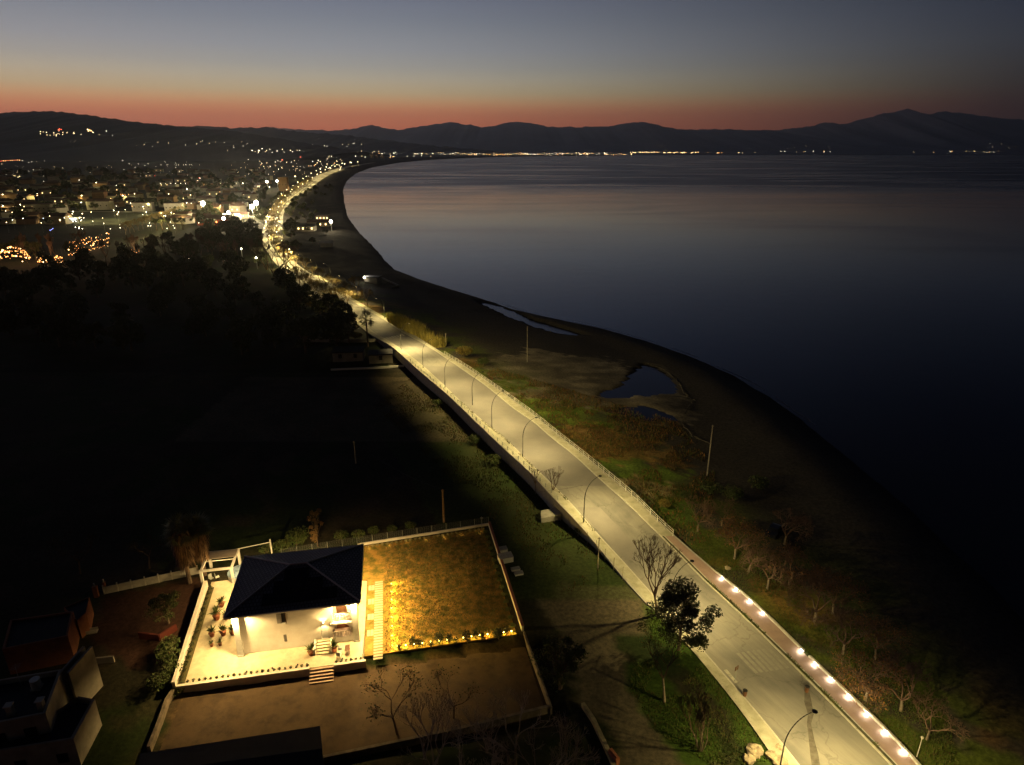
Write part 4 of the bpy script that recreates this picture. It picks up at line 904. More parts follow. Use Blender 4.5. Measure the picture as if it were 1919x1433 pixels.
# garden spot lights along the lawn's left side
gs = None
for i in range(8):
    x, y = 18.75, -2.2+i*1.82
    if gs is None:
        gs = empty('garden_spotlight', HW(x, y, 0), HA); gs['category'] = 'garden light'
        mb = MB(); mb.tube((0, 0, 0), (0, 0, .28), .03, .03, 6); mb.build('stake', M_dark, gs); mb = MB(); mb.tube((-.06, 0, .30), (.08, 0, .26), .07, .08, 8, 0, True); mb.build('lamp_head', M_white, gs)
        mb = MB(); mb.tube((.082, 0, .26), (.09, 0, .258), .065, .065, 8, 0, True); mb.build('lens', emit('garden_lens', (1, .68, .15), 40), gs); o = gs
    else: o = dup(gs, HW(x, y, 0), HA)
    o['label'] = 'small yellow spotlight in the row beside the ladder path'; o['group'] = 'garden spotlights in a row'
    light('SPOT', HW(x+.12, y, .9), 1500, (1, .58, .10), radius=.05, spot=75, blend=.9, aim=HW(x+6.5, y, 0)); light('POINT', HW(x+.35, y, .42), 230, (1, .60, .06), radius=.05)
# row of shrubs on the front edge of the lawn with ground lights
def shrub(seed, h, r, m, n=420, leafs=.13, nm='shrub'):
    rg = random.Random(seed); root = empty(nm, (0, 0, 0)); root['category'] = 'shrub'; tm = MB(); cm = MB()
    for k in range(5):
        a = rg.random()*6.28; t = Vector((math.cos(a)*r*.5, math.sin(a)*r*.5, h*rg.uniform(.6, .95))); tm.tube((0, 0, -.1), t, .03, .01, 4)
    for k in range(n):
        v = Vector((rg.gauss(0, 1), rg.gauss(0, 1), rg.gauss(0, 1))).normalized()*rg.random()**.45; cm.leaf((v.x*r, v.y*r, h*.6+v.z*h*.42), leafs*rg.uniform(.6, 1.4), rg)
    tm.build('stem', M_bark, root); cm.build('foliage', m, root); return root
SH = shrub(3, 1.5, .55, M_leafd, 260, .17); SHg = shrub(4, .42, .22, M_leafd, 90, .11); SHb = shrub(5, .9, .8, M_leafg, 500, .14); SHl = shrub(6, .5, .3, mat('leaf_pale', (.30, .26, .12), (.22, .2, .08), 2, .8), 90, .12)
n = 13
for i in range(n):
    u = (i+.3)/n; x = 19.6+u*15.2+rnd.uniform(-.45, .45); y = -3.0+rnd.uniform(-.4, .35)
    place(SH, U, 0, 0, i*1.1, .6+.75*((i*37) % 10)/10, 'dark shrub backlit in the row along the lawn front', 'shrubs along the front of the lawn', loc=HW(x, y, 0))
for i in range(15):
    u = (i+.5)/15; x = 18.9+u*16; y = -2.55
    light('POINT', HW(x, y, .35), 75*(1.1-.5*u), (1, .62, .10), radius=.05)
    mb = MB(); mb.tube((0, 0, 0), (0, 0, .2), .035, .035, 6); o = empty('ground_spotlight', HW(x, y+.1, 0), HA, 'tiny yellow ground light under the backlit shrubs', 'garden light', 'ground lights under the shrubs'); mb.build('stake', M_dark, o)
    mb = MB(); mb.ball((0, 0, .26), .07, 0, 8, 5); mb.build('lens', emit('garden_lens', (1, .68, .15), 40), o)
for i in range(23):
    x = -6.1+i*.66
    place(SHg, U, 0, 0, i, .8+.3*((i*7) % 5)/5, 'small dark plant in the hedge row on long front wall', 'plants along the front wall', loc=HW(x, -3.65, .03))
for i in range(6):
    place(SHg, U, 0, 0, i, .9, 'small dark plant on the short wall right of steps', 'plants on the short front wall', loc=HW(11.9+i*.6, -3.7, .03))
for i in range(26):
    x = 15.2+i*.76; place(SHl, U, 0, 0, i, .7+.5*((i*13) % 7)/7, 'small pale plant lit along the back edge of lawn', 'pale plants along the back of the lawn', loc=HW(x, 20.9+.085*(x-15), 0))
for i in range(16):
    place(SHg, U, 0, 0, i, 1.5, 'low plant in the narrow bed of the side wall', 'plants in the side wall bed', loc=HW(-6.25-.055*i, -3+i*1.15, .05))
for i in range(15):
    place(SHb, U, 0, 0, i*2, .55, 'low bush along the seaward wall of the lawn', 'bushes along the lawn side wall', loc=HW(34.75-.02*i, -1.4+i*1.65, 0))
# warm uplights behind the back row
for i in range(7): light('POINT', HW(15.5+i*3.0, 20.4+.25*i, .3), 9-.8*i, CV, radius=.05)
# shrubs behind villa and beyond the fence, dim
for i, (px, py, sc) in enumerate([(500, 1035, 1.6), (530, 1030, 1.8), (555, 1022, 2.2), (640, 1010, 1.6), (672, 1008, 1.5), (700, 1000, 1.3), (735, 996, 1.2), (770, 990, 1.3), (560, 1015, 2.6)]):
    place(SHb, U, px, py, i, sc, 'dim bush in the overgrown strip behind the villa garden', 'bushes behind the garden fence')
for i, (px, py, sc) in enumerate([(320, 1215, 1.7), (318, 1240, 1.9), (325, 1262, 1.6), (300, 1290, 1.8), (335, 1300, 1.1), (310, 1225, 1.5)]):
    place(SHb, U, px, py, i, sc, 'bush in the overgrown corner left of the terrace', 'bushes left of the terrace')
# potted plants on the left terrace
def pot(seed, leafm):
    root = empty('potted_plant', (0, 0, 0)); root['category'] = 'potted plant'; mb = MB(); mb.tube((0, 0, 0), (0, 0, .35), .17, .25, 10, 0, True); mb.tube((0, 0, .35), (0, 0, .42), .28, .28, 10, 0, True); mb.build('pot', M_terra, root)
    rg = random.Random(seed); cm = MB()
    for k in range(40):
        a = rg.random()*6.28; e = rg.uniform(.3, 1.4); L = rg.uniform(.4, .8); t = Vector((math.cos(a)*math.cos(e), math.sin(a)*math.cos(e), math.sin(e)))*L+Vector((0, 0, .42)); w = Vector((-math.sin(a), math.cos(a), 0))*.05
        m_ = Vector((0, 0, .42)).lerp(t, .5)+Vector((0, 0, .08)); cm.add([(0, 0, .42), m_-w, t, m_+w], [(0, 1, 2, 3)])
    cm.build('foliage', leafm, root); return root
PT = pot(1, M_leafg)
for i, (px, py, sc, lb) in enumerate([(416, 1136, 1.5, 'potted plant nearest the roof edge on left terrace'), (407, 1160, 1.9, 'largest terracotta potted plant on left terrace'), (424, 1160, 1.3, 'potted plant half under the roof beside the largest pot'),
                                      (398, 1192, 1.5, 'potted plant at left end of the row of three'), (419, 1190, 1.5, 'potted plant in the middle of the row of three'), (436, 1188, 1.4, 'potted plant at right end of the row of three'),
                                      (397, 1211, .9, 'small low pot left of the other low pot'), (413, 1209, .9, 'small low pot right of the other low pot')]):
    place(PT, U, 0, 0, i, sc, lb, loc=(*G(px, py, .03), .03))
for i, (x, y) in enumerate([(8.7, -1.7), (11.5, -1.6)]): place(PT, U, 0, 0, i, 1.6, ['tall potted plant left of the entrance stairs', 'tall potted plant right of the entrance stairs'][i], loc=HW(x, y, .03))
# garden table and chairs by the loggia
def chair_proto():
    root = empty('garden_chair', (0, 0, 0)); root['category'] = 'chair'
    mb = MB(); mb.box((0, 0, .44), (.46, .46, .04)); mb.build('seat', M_galv, root); mb = MB(); mb.box((0, .22, .72), (.46, .04, .5)); mb.build('backrest', M_galv, root)
    for x in (-.2, .2):
        for y in (-.2, .2): mb = MB(); mb.tube((x, y, 0), (x, y, .43), .018, .018, 5); mb.build('leg', M_dark, root)
    return root
GC = chair_proto()
for i, (x, y, a) in enumerate([(12.3, -2.2, .2), (12.2, -2.9, 3.0)]): place(GC, U, 0, 0, a, 1.1, ['grey garden chair nearer the loggia', 'grey garden chair nearer the front wall'][i], loc=HW(x, y, .03))
tb = empty('garden_table', HW(13.2, -2.1, .03), HA, 'small brown wooden table on the terrace by the loggia', 'table')
mb = MB(); mb.box((0, 0, .7), (.6, 1.0, .05)); mb.build('table_top', M_brown, tb)
for x in (-.24, .24):
    for y in (-.42, .42): mb = MB(); mb.box((x, y, .34), (.05, .05, .67)); mb.build('leg', M_brown, tb)
# white picket fence right of terrace
pk = empty('picket_fence', HW(15.15, -3.7, .03), HA, 'short white picket fence closing the terrace by the lawn', 'fence')
mb = MB(); mb.bx(0, .04, 0, 4.2, .75, .82); mb.bx(0, .04, 0, 4.2, .2, .27); mb.build('rail', M_white, pk)
for i in range(17): mb = MB(); mb.bx(-.03, -.002, i*.25, i*.25+.1, .03, .95); mb.build('picket', M_white, pk)
# pergola with blue cover at the back left of the terrace
pg = empty('pergola', HW(-8.3, 15.4, 0), HA, 'white beamed pergola behind the villa at the terrace corner', 'pergola')
PX, PY, PZ = 4.2, 4.6, 2.5
for x, y in ((0, 0), (PX, 0), (0, PY), (PX, PY)): mb = MB(); mb.box((x, y, PZ/2), (.35, .35, PZ)); mb.build('post', M_white, pg)
for y in (0, PY): mb = MB(); mb.box((PX/2, y, PZ+.13), (PX+.5, .32, .25)); mb.build('beam', M_white, pg)
for x in (0, PX): mb = MB(); mb.box((x, PY/2, PZ+.13), (.3, PY-.34, .24)); mb.build('beam', M_white, pg)
mb = MB(); mb.box((PX/2, PY*.78, PZ+.30), (PX, PY*.42, .06)); mb.build('canopy', mat('canopy_cloth', (.36, .30, .24), (.26, .22, .18), 1, .9), pg)
mb = MB(); mb.box((PX/2, PY*.45, PZ+.29), (PX, .12, .1)); mb.build('rafter', M_white, pg)
mb = MB(); mb.tube((PX, PY, PZ+.3), (PX+4.6, PY+1.0, PZ+.3), .07, .07, 6); mb.tube((PX+4.6, PY+1.0, 0), (PX+4.6, PY+1.0, PZ+.8), .12, .12, 6); mb.build('long_beam', M_white, pg)
light('POINT', HW(-6.4, 16.8, 1.9), 260, CV, radius=.1); light('SPOT', HW(-7.9, 20.3, 2.4), 1100, CV, radius=.1, spot=120, aim=HW(-8.5, 26, 6))  # the spot is added without a fitting, only to light the palms
bl = empty('pool_cover', HW(-3.4, 15.2, 0), HA, 'round pool under a crumpled pale blue cover beside pergola', 'pool')
mb = MB(); mb.tube((0, 1.6, 0), (0, 1.6, .9), 1.7, 1.7, 20, 0, True); mb.build('pool_wall', M_white, bl)
mb = MB(); rg = random.Random(2); c0 = (0, 1.6, 1.15); ring = [(1.78*math.cos(i*.314), 1.6+1.78*math.sin(i*.314), .92+rg.uniform(-.03, .05)) for i in range(20)]; mid = [(.9*math.cos(i*.314), 1.6+.9*math.sin(i*.314), 1.08+rg.uniform(-.1, .1)) for i in range(20)]
mb.add(ring+mid+[c0], [(i, (i+1) % 20, 20+(i+1) % 20, 20+i) for i in range(20)]+[(20+i, 20+(i+1) % 20, 40) for i in range(20)]); mb.build('cover', mat('blue_cover', (.30, .42, .55), (.22, .32, .45), 2, .5), bl)
# bicycles-like clutter under the pergola: two stacked garden chairs
place(GC, U, 0, 0, 1.0, 1.2, 'white garden chair under the pergola near its front post', loc=HW(-7.4, 16.4, .03)); place(GC, U, 0, 0, 2.2, 1.2, 'garden chair under the pergola near the pool', loc=HW(-6.6, 16.6, .03))

# ------------------------------------------------------------------ neighbours at lower left, dark roof at the bottom
def boxhouse(nm, label, corners, zr, m, parapet=.7, z0=-1, mroof=None):
    """flat roofed building from pixel corners of its roof at height zr"""
    P = [G(a, b, zr) for a, b in corners]; cx = sum(p[0] for p in P)/len(P); cy = sum(p[1] for p in P)/len(P); root = empty(nm, (cx, cy, 0), 0, label, 'building')
    Q = [(p[0]-cx, p[1]-cy) for p in P]; mb = MB(); mb.prism(Q, z0, zr-.002); mb.build('wall', m, root)
    n = len(Q); mb = MB(); I = [(x*.93, y*.93) for x, y in Q]
    for i in range(n):
        a, b, c, d_ = Q[i], Q[(i+1) % n], I[(i+1) % n], I[i]; mb.prism([a, b, c, d_], zr, zr+parapet)
    mb.build('parapet', m, root); mb = MB(); mb.prism([(x*.925, y*.925) for x, y in Q], zr, zr+.05); mb.build('roof', mroof or M_con, root); return root
M_grw = mat('grey_white_wall', (.34, .31, .24), (.22, .20, .16), .6, .9)
M_rfd = mat('dark_roof', (.03, .03, .032), (.02, .02, .022), .5, .9)
b1 = boxhouse('terraced_house', 'white flat roofed house with parapet terraces in lower left corner', [(-60, 1292), (118, 1262), (88, 1345), (-60, 1375)], 5.0, M_grw, .65, mroof=M_rfd)
b2 = boxhouse('lower_terrace', 'lower roof terrace with pale parapet beside the white house', [(-60, 1372), (90, 1352), (150, 1312), (180, 1318), (140, 1392), (-60, 1425)], 3.0, M_grw, .6, mroof=M_rfd)
b3 = empty('stair_tower', (*G(140, 1262, 3), 0), 0, 'pale slanting stair wall beside the white house', 'wall'); 
mb = MB(); a = Vector((*G(112, 1268, 5), 0))-b3.location; b = Vector((*G(158, 1222, 5), 0))-b3.location
for off in (0, .9):
    mb.add([(a.x+off, a.y, 0), (b.x+off, b.y, 0), (b.x+off, b.y, 5.9), (a.x+off, a.y, 5.6), (a.x+off+.25, a.y, 0), (b.x+off+.25, b.y, 0), (b.x+off+.25, b.y, 5.9), (a.x+off+.25, a.y, 5.6)], [(0, 1, 2, 3), (7, 6, 5, 4), (3, 2, 6, 7), (0, 3, 7, 4), (1, 5, 6, 2)])
mb.build('wall_body', M_grw, b3)
b4 = boxhouse('orange_outbuilding', 'orange plastered outbuilding with one small window', [(20, 1165), (138, 1148), (128, 1195), (5, 1220)], 3.6, M_orange, .3, mroof=M_rfd)
mb = MB(); w = Vector((*G(134, 1170, 2.4), 2.4))-b4.location; mb.box((w.x+.05, w.y, 2.4), (.2, .6, .8)); mb.build('window', M_glass, b4)
b5 = boxhouse('shed', 'small orange walled shed beside the outbuilding', [(120, 1140), (168, 1120), (162, 1150), (145, 1165)], 2.6, M_orange, .2, mroof=M_rfd)
for (px, py, lb) in ((182, 1118, 'thick orange gate post with a small lamp on top'), (199, 1110, 'thin orange gate post beside the panel fence')):
    o = empty('gate_post', at(px, py), .2, lb, 'gate post'); mb = MB(); mb.box((0, 0, .9), (.6 if py > 1112 else .3, .5, 1.8)); mb.build('pillar', M_orange, o); mb = MB(); mb.tube((0, 0, 1.8), (0, 0, 2.3), .09, .12, 8, 0, True); mb.build('cap_lamp', M_con, o)
wallrun([at(332, 1180)[:2], at(300, 1200)[:2], at(262, 1196)[:2]], .9, .25, mat('red_wall', (.12, .025, .015), (.09, .02, .012), 1, .9), 'dark red wall between the yard bush and terrace')
wallrun([at(160, 1245)[:2], at(215, 1240)[:2]], .8, .2, M_grw, 'short pale wall below the dark yard')
def rooftop(b, px, py, z, kind, lb):
    p = G(px, py, z); o = empty(kind, (p[0], p[1], z+.05), .2, lb, kind.replace('_', ' '))
    if kind == 'water_tank': part('tank_body', lambda q: q.tube((0, 0, .25), (0, 0, 1.25), .5, .5, 12, 0, True), M_galv, o); part('stand', lambda q: q.box((0, 0, .12), (.9, .9, .24)), M_con, o)
    elif kind == 'chimney': part('stack', lambda q: q.box((0, 0, .6), (.55, .55, 1.2)), M_grw, o); part('cap', lambda q: q.box((0, 0, 1.32), (.75, .75, .1)), M_con, o)
    else: part('mast', lambda q: q.tube((0, 0, 0), (0, 0, 2.6), .03, .03, 5), M_galv, o); part('elements', lambda q: [q.tube((-.5+.04*i, -.3+.2*i, 2.5), (.5-.04*i, -.3+.2*i, 2.5), .012, .012, 4) for i in range(5)], M_galv, o)
rooftop(b1, 22, 1340, 5.0, 'chimney', 'short chimney on the front edge of the white flat roof'); rooftop(b1, 80, 1330, 5.0, 'chimney', 'wider chimney beside the roof terrace corner')
rooftop(b1, 70, 1290, 5.0, 'water_tank', 'grey water tank among clutter on the white flat roof'); rooftop(b1, 40, 1285, 5.0, 'aerial', 'thin television aerial on the white flat roof')
def face_window(b, x, y, z, w, h, rz):
    mb = MB(); mb.box((x-b.location.x, y-b.location.y, z), (w, .08, h), rz); mb.build('window', M_glass, b)
for px, py in ((35, 1305), (96, 1400)):
    x, y = G(px, py, 3.0)
for i, (px, lb) in enumerate(((-20, 0), (60, 0))):
    a = Vector(G(-60, 1375, 5.0)); c = Vector(G(88, 1345, 5.0)); u = .35+.4*i; p = a.lerp(c, u); face_window(b1, p.x, p.y-.02, 3.6, 1.1, 1.2, math.atan2((c-a).y, (c-a).x))
    a = Vector(G(-60, 1425, 3.0)); c = Vector(G(140, 1392, 3.0)); p = a.lerp(c, u+.1); face_window(b2, p.x, p.y-.02, 1.3, 1.0, 1.2, math.atan2((c-a).y, (c-a).x))
# crates by the yard
for i, (px, py, lb) in enumerate([(163, 1186, 'pile of pale crates beside the orange outbuilding, left one'), (176, 1184, 'pile of pale crates beside the orange outbuilding, right one')]):
    o = empty('crate', at(px, py), .3, lb, 'crate'); mb = MB(); mb.box((0, 0, .05), (.9, .7, .08)); mb.build('crate_base', M_con, o); mb = MB()
    for k in range(3): mb.box((0, .33, .16+.14*k), (.9, .04, .08)); mb.box((0, -.33, .16+.14*k), (.9, .04, .08))
    mb.build('slats', M_con, o)
# dark gabled roof at bottom
rb = empty('dark_house', (*G(440, 1400, 5), 0), 0, 'black pitched roof of a house cut by the bottom edge', 'house')
Pn = [G(262, 1412, 4.6), G(600, 1360, 4.6), G(612, 1480, 4.6), G(262, 1520, 4.6)]; Pn = [(p[0]-rb.location.x, p[1]-rb.location.y) for p in Pn]
mb = MB(); mb.prism([(p[0]*.94, p[1]*.94) for p in Pn], -1, 4.55); mb.build('wall', M_brown, rb)
mb = MB(); r0 = ((Pn[0][0]+Pn[3][0])/2, (Pn[0][1]+Pn[3][1])/2); r1 = ((Pn[1][0]+Pn[2][0])/2, (Pn[1][1]+Pn[2][1])/2)
mb.add([(*Pn[0], 4.6), (*Pn[1], 4.6), (*Pn[2], 4.6), (*Pn[3], 4.6), (*r0, 5.6), (*r1, 5.6)], [(0, 1, 5, 4), (2, 3, 4, 5), (1, 2, 5), (3, 0, 4), (3, 2, 1, 0)]); mb.build('roof', M_rfd, rb)
# log-like low wall with orange block, concrete block at bridge, rubble, tanks
o = wallrun([G(1092, 1322, 0), G(1112, 1352, 0), G(1146, 1425, 0), G(1160, 1470, 0)], .45, .45, mat('mossy_wall', (.34, .29, .18), (.20, .17, .10), 2, .95), 'long mossy low wall at the edge of the dirt track')
o = empty('barrier', (*G(1150, 1424, 0), 0), .5, 'orange plastic barrier at the end of the mossy wall', 'barrier'); mb = MB(); mb.box((0, 0, .45), (.45, 1.4, .9)); mb.box((0, 0, .98), (.28, 1.2, .14)); mb.build('barrier_body', M_terra, o)
o = empty('concrete_block', (*G(1030, 962, 1.0), 0), .25, 'pale concrete block beside the bridge wall by the small tree', 'concrete block'); mb = MB()
mb.add([(-1.8, -1, 0), (1.8, -1, 0), (2.2, 1.3, 0), (-1.2, 1.3, 0), (-1.8, -1, .9), (1.8, -1, 1.2), (2.2, 1.3, 1.3), (-1.2, 1.3, 1.0)], [(4, 5, 6, 7), (0, 1, 5, 4), (1, 2, 6, 5), (2, 3, 7, 6), (3, 0, 4, 7)]); mb.build('block_body', M_con, o)
for i, (px, py, s, lb) in enumerate([(947, 1050, (2.2, 1.5, .9), 'white tank box outside the lawn wall, largest'), (943, 1032, (1.2, 1.0, .5), 'white box outside the lawn wall behind the largest'), (972, 1076, (1.3, .7, .3), 'white slab on the dark grass beyond lawn wall'), (966, 1068, (1.3, .7, .3), 'white slab lying just behind another slab')]):
    o = empty('storage_box', at(px, py), .3, lb, 'box'); mb = MB(); mb.box((0, 0, s[2]/2), s); mb.build('box_body', M_white, o); mb = MB(); mb.box((0, 0, s[2]+.03), (s[0]+.08, s[1]+.08, .055)); mb.build('lid', M_con, o)
def rock(nm, px, py, s, lb, m, z=None):
    rg = random.Random(int(px)); mb = MB(); mb.ball((0, 0, s*.22), s, 0, 9, 6, .45); mb.v = [(x*rg.uniform(.7, 1.25), y*rg.uniform(.7, 1.25), z*rg.uniform(.7, 1.25)) for x, y, z in mb.v]; o = mb.build(nm, m); o.location = at(px, py); tag(o, lb, 'rock')
M_rock = mat('rock', (.44, .36, .24), (.26, .21, .15), 1.2, .95, .4)
for px, py, s, lb in [(1415, 1408, .9, 'pale rock at the edge of green verge by the pavement'), (1404, 1424, .7, 'pale rock below another near bottom edge'), (1447, 1418, .7, 'pinkish stone heap at the pavement end, left part'), (1462, 1428, .8, 'pinkish stone heap at the lamp post foot'), (1460, 1402, .5, 'small pinkish stone on the pavement edge'), (1363, 1065, .5, 'pale stone beside the red path near first light')]:
    rock('rock', px, py, s, lb, M_rock)
# litter bins and sign
for px, py, lb in [(1395, 1304, 'brown litter bin on the inland pavement kerb'), (1511, 1297, 'brown litter bin at the seaward kerb by road stain')]:
    o = empty('litter_bin', (*G(px, py, .14), .1), .5, lb, 'litter bin'); mb = MB(); mb.tube((0, 0, .12), (0, 0, .85), .21, .25, 10, 0, True); mb.build('bin_body', M_brown, o); mb = MB(); mb.tube((0, 0, .86), (0, 0, .93), .27, .27, 10, 0, True); mb.build('lid', M_dark, o); mb = MB(); mb.tube((0, 0, 0), (0, 0, .12), .08, .08, 8); mb.build('foot', M_dark, o)
o = empty('road_sign', (*G(1377, 1276, .14), .1), .6, 'small dark road sign seen from behind at the kerb', 'road sign'); mb = MB(); mb.tube((0, 0, 0), (0, 0, 2.3), .035, .035, 6); mb.build('pole', M_galv, o); mb = MB(); mb.box((0, 0, 2.0), (.6, .04, .6)); mb.build('sign_plate', M_brown, o)
o = empty('path_post', (*G(1718, 1418, 0), 0), 0, 'thin pale post with round lamp at end of low wall', 'post'); mb = MB(); mb.tube((0, 0, 0), (0, 0, 2.6), .05, .04, 6); mb.build('pole', M_kerb, o); mb = MB(); mb.ball((0, 0, 2.7), .16, 0, 8, 6); mb.build('globe', M_kerb, o)

# ------------------------------------------------------------------ poles, wires
def upole(px, py, ptop, lb, m, r=.13, nm='utility_pole'):
    x, y, z = at(px, py); _, zt = GY(px, ptop, y); o = empty(nm, (x, y, z), 0, lb, 'pole'); mb = MB(); mb.tube((0, 0, -.3), (0, 0, zt-z), r, r*.65, 7, 0, True); mb.build('shaft', m, o)
    mb = MB(); mb.box((0, 0, zt-z-.25), (.5, .1, .1)); mb.build('crossbar', m, o); return (x, y, zt)
M_pole = mat('wood_pole', (.30, .20, .13), (.2, .13, .08), 2, .9); M_cpole = mat('concrete_pole', (.42, .38, .30), (.3, .27, .2), 2, .9)
t1 = upole(832, 978, 917, 'wooden utility pole behind the garden fence', M_pole, .22); t2 = upole(667, 868, 826, 'dim pole standing in the dark field', M_cpole)
upole(988, 678, 611, 'tall thin pole on the beach beyond the bushes', M_cpole, .12); upole(1325, 891, 796, 'tall thin pole on the seaward scrub by the pond', M_cpole, .14)
upole(836, 648, 624, 'short pole beside the yellow reeds', M_cpole, .12)
upole(1120, 1064, 1006, 'grey fence pole on the grass below the road', M_cpole, .09); upole(1022, 1000, 975, 'short fence pole near the concrete block', M_cpole, .08) if False else None
upole(903, 992, 968, 'thin mast with small white lamp at lawn corner', M_galv, .05)
wr = MB()
def sag(a, b, s=1.2, n=14):
    for i in range(n):
        f = lambda t: Vector(a).lerp(Vector(b), t)-Vector((0, 0, s*4*t*(1-t)))
        wr.tube(f(i/n), f((i+1)/n), .018, .018, 3)
sag(t1, t2); sag(t1, (12, 96, 7)); o = wr.build('overhead_wire', M_dark); tag(o, 'thin overhead wire sagging between the two inland poles', 'wire')
for i in range(9):                                # fence posts on the left road bank
    y = 80+i*2.3; x = fLO(y)-.5; o = empty('fence_post', (x, y, deck(y)*0), 0, 'thin fence post standing under the inland edge of road', 'post', 'fence posts below the road edge'); mb = MB(); mb.tube((0, 0, -.2), (0, 0, 2.2), .05, .04, 5); mb.build('shaft', M_cpole, o)
wallrun([G(1806, 1237, .5), G(1850, 1275, .5), G(1919, 1334, .5), G(1960, 1370, .5)], .5, .35, M_con, 'long thin concrete wall on the dark beach at right edge')

# ------------------------------------------------------------------ car on the beach
def car():
    x, y, z = at(1450, 1000); o = empty('parked_car', (x, y, z), .9, 'dark parked car half hidden in the beach scrub', 'car')
    M_car = mat('car_paint', (.02, .022, .03), (.02, .022, .03), 1, .2, spec=.6); mb = MB(); L, W = 4.2, 1.75
    prof = [(-2.1, .35), (-2.1, .8), (-1.9, .95), (-1.2, 1.0), (-.6, 1.42), (.7, 1.45), (1.3, .98), (2.0, .85), (2.1, .6), (2.1, .35)]; n = len(prof)
    vs = [(a, -W/2*(1 if b < 1.1 else .8), b) for a, b in prof]+[(a, W/2*(1 if b < 1.1 else .8), b) for a, b in prof]
    mb.add(vs, [tuple(range(n)), tuple(range(n, 2*n))[::-1]]+[(i, n+i, n+(i+1) % n, (i+1) % n) for i in range(n)]); mb.build('body', M_car, o)
    for s in (-1, 1):
        for a in (-1.3, 1.35): mb = MB(); mb.tube((a, s*.72, .32), (a, s*.9, .32), .32, .32, 12, 0, True); mb.build('wheel', M_dark, o)
    mb = MB(); mb.quad((.74, -.62, 1.43), (.74, .62, 1.43), (1.27, .72, 1.02), (1.27, -.72, 1.02)); mb.v = [(a+.02, b, c+.02) for a, b, c in mb.v]; mb.build('windscreen', M_glass, o)
    for s in (-.6, .6): mb = MB(); mb.box((2.1, s, .7), (.06, .3, .14)); mb.build('headlight', M_white, o)
car()

# ------------------------------------------------------------------ verges, reeds, scrub (stuff)
def blades(name, region, n, h0, h1, w, mats, label, cat, seed, dens=None, z=None):
    rg = random.Random(seed); mb = MB(); P = [G(*p) for p in region]; xs = [p[0] for p in P]; ys = [p[1] for p in P]; c = 0; t = 0
    while c < n and t < n*30:
        t += 1; x, y = rg.uniform(min(xs), max(xs)), rg.uniform(min(ys), max(ys))
        if not pip(np.array([x]), np.array([y]), P)[0]: continue
        if dens and rg.random() > dens(x, y): continue
        g = gz(x, y); h = rg.uniform(h0, h1); a = rg.random()*6.28; lx, ly = rg.gauss(0, .25)*h, rg.gauss(0, .25)*h
        mb.add([(x-w*math.cos(a), y-w*math.sin(a), g-.05), (x+w*math.cos(a), y+w*math.sin(a), g-.05), (x+lx, y+ly, g+h)], [(0, 1, 2)], rg.randrange(len(mats))); c += 1
    o = mb.build(name, mats); tag(o, label, cat, kind='stuff'); return o
Mg1 = mat('verge_green', (.055, .10, .015), (.08, .10, .02), .5, .9); Mg2 = mat('verge_olive', (.09, .085, .025), (.12, .09, .03), .5, .9); Mg3 = mat('scrub_brown', (.15, .085, .035), (.10, .06, .03), .5, .9)
blades('reeds', [(725, 598), (760, 606), (800, 626), (835, 650), (812, 652), (770, 628), (728, 604)], 5200, .8, 4.2, .11, [M_reed, M_reed, M_leafy], 'tall yellow reeds lit beside the seaward kerb', 'reeds', 1, lambda x, y: float(sm(.36, .52, fnoise(x, y, 3.2)))+.05)
patch = lambda x, y: float(sm(.40, .55, fnoise(x+9, y-4, 6)))
blades('scrub', [(840, 668), (930, 690), (1270, 790), (1340, 880), (1330, 1010), (1295, 1030), (1180, 920), (1000, 780)], 15000, .15, .7, .09, [Mg1, Mg2, Mg3, M_leafo], 'mixed green and rusty scrub between railing and beach', 'scrub', 2, patch)
blades('verge_grass', [(1300, 1035), (1350, 990), (1480, 1080), (1620, 1200), (1780, 1360), (1800, 1440), (1720, 1430), (1520, 1230)], 16000, .08, .35, .06, [Mg1, Mg1, Mg2], 'rough green grass beyond the low wall of red path', 'grass', 3, lambda x, y: float(sm(.35, .5, fnoise(x, y, 5)))*.9+.1)
blades('bank_grass', [(1200, 1135), (1235, 1120), (1330, 1240), (1400, 1335), (1450, 1425), (1340, 1440), (1230, 1370), (1180, 1290)], 9000, .06, .3, .06, [Mg1, Mg1, Mg2], 'green grass on the island between dirt track and road', 'grass', 4, lambda x, y: float(sm(.38, .5, fnoise(x, y, 5))))
blades('field_grass', [(780, 700), (1040, 950), (1180, 1090), (1060, 1110), (900, 950), (700, 760)], 9000, .15, .5, .08, [Mg1, Mg2, Mg3], 'dim field grass under the shaded bank of road', 'grass', 5, patch)
def kerb_weeds():
    rg = random.Random(9); mb = MB()
    for _ in range(2600):
        y = rg.uniform(44, YP-1); 
        if fnoise(y, 0, 2.2) < .47: continue
        x = fRK(y)+rg.uniform(.2, .65); a = rg.random()*6.28; h = rg.uniform(.1, .4)
        mb.add([(x-.05*math.cos(a), y-.05*math.sin(a), .1), (x+.05*math.cos(a), y+.05*math.sin(a), .1), (x+rg.gauss(0, .15), y+rg.gauss(0, .15), .1+h)], [(0, 1, 2)], rg.randrange(2))
    for _ in range(1500):
        y = rg.uniform(90, 150)
        if fnoise(y, 3, 3) < .5: continue
        x = fLK(y)-.3+rg.uniform(-.25, .3); a = rg.random()*6.28; h = rg.uniform(.1, .35); d = deck(y)+.1
        mb.add([(x-.05*math.cos(a), y-.05*math.sin(a), d), (x+.05*math.cos(a), y+.05*math.sin(a), d), (x+rg.gauss(0, .1), y+rg.gauss(0, .1), d+h)], [(0, 1, 2)], rg.randrange(2))
    tag(mb.build('weeds', [Mg1, Mg2]), 'weeds growing in the kerb joints of the coast road', 'weeds', kind='stuff')
kerb_weeds()
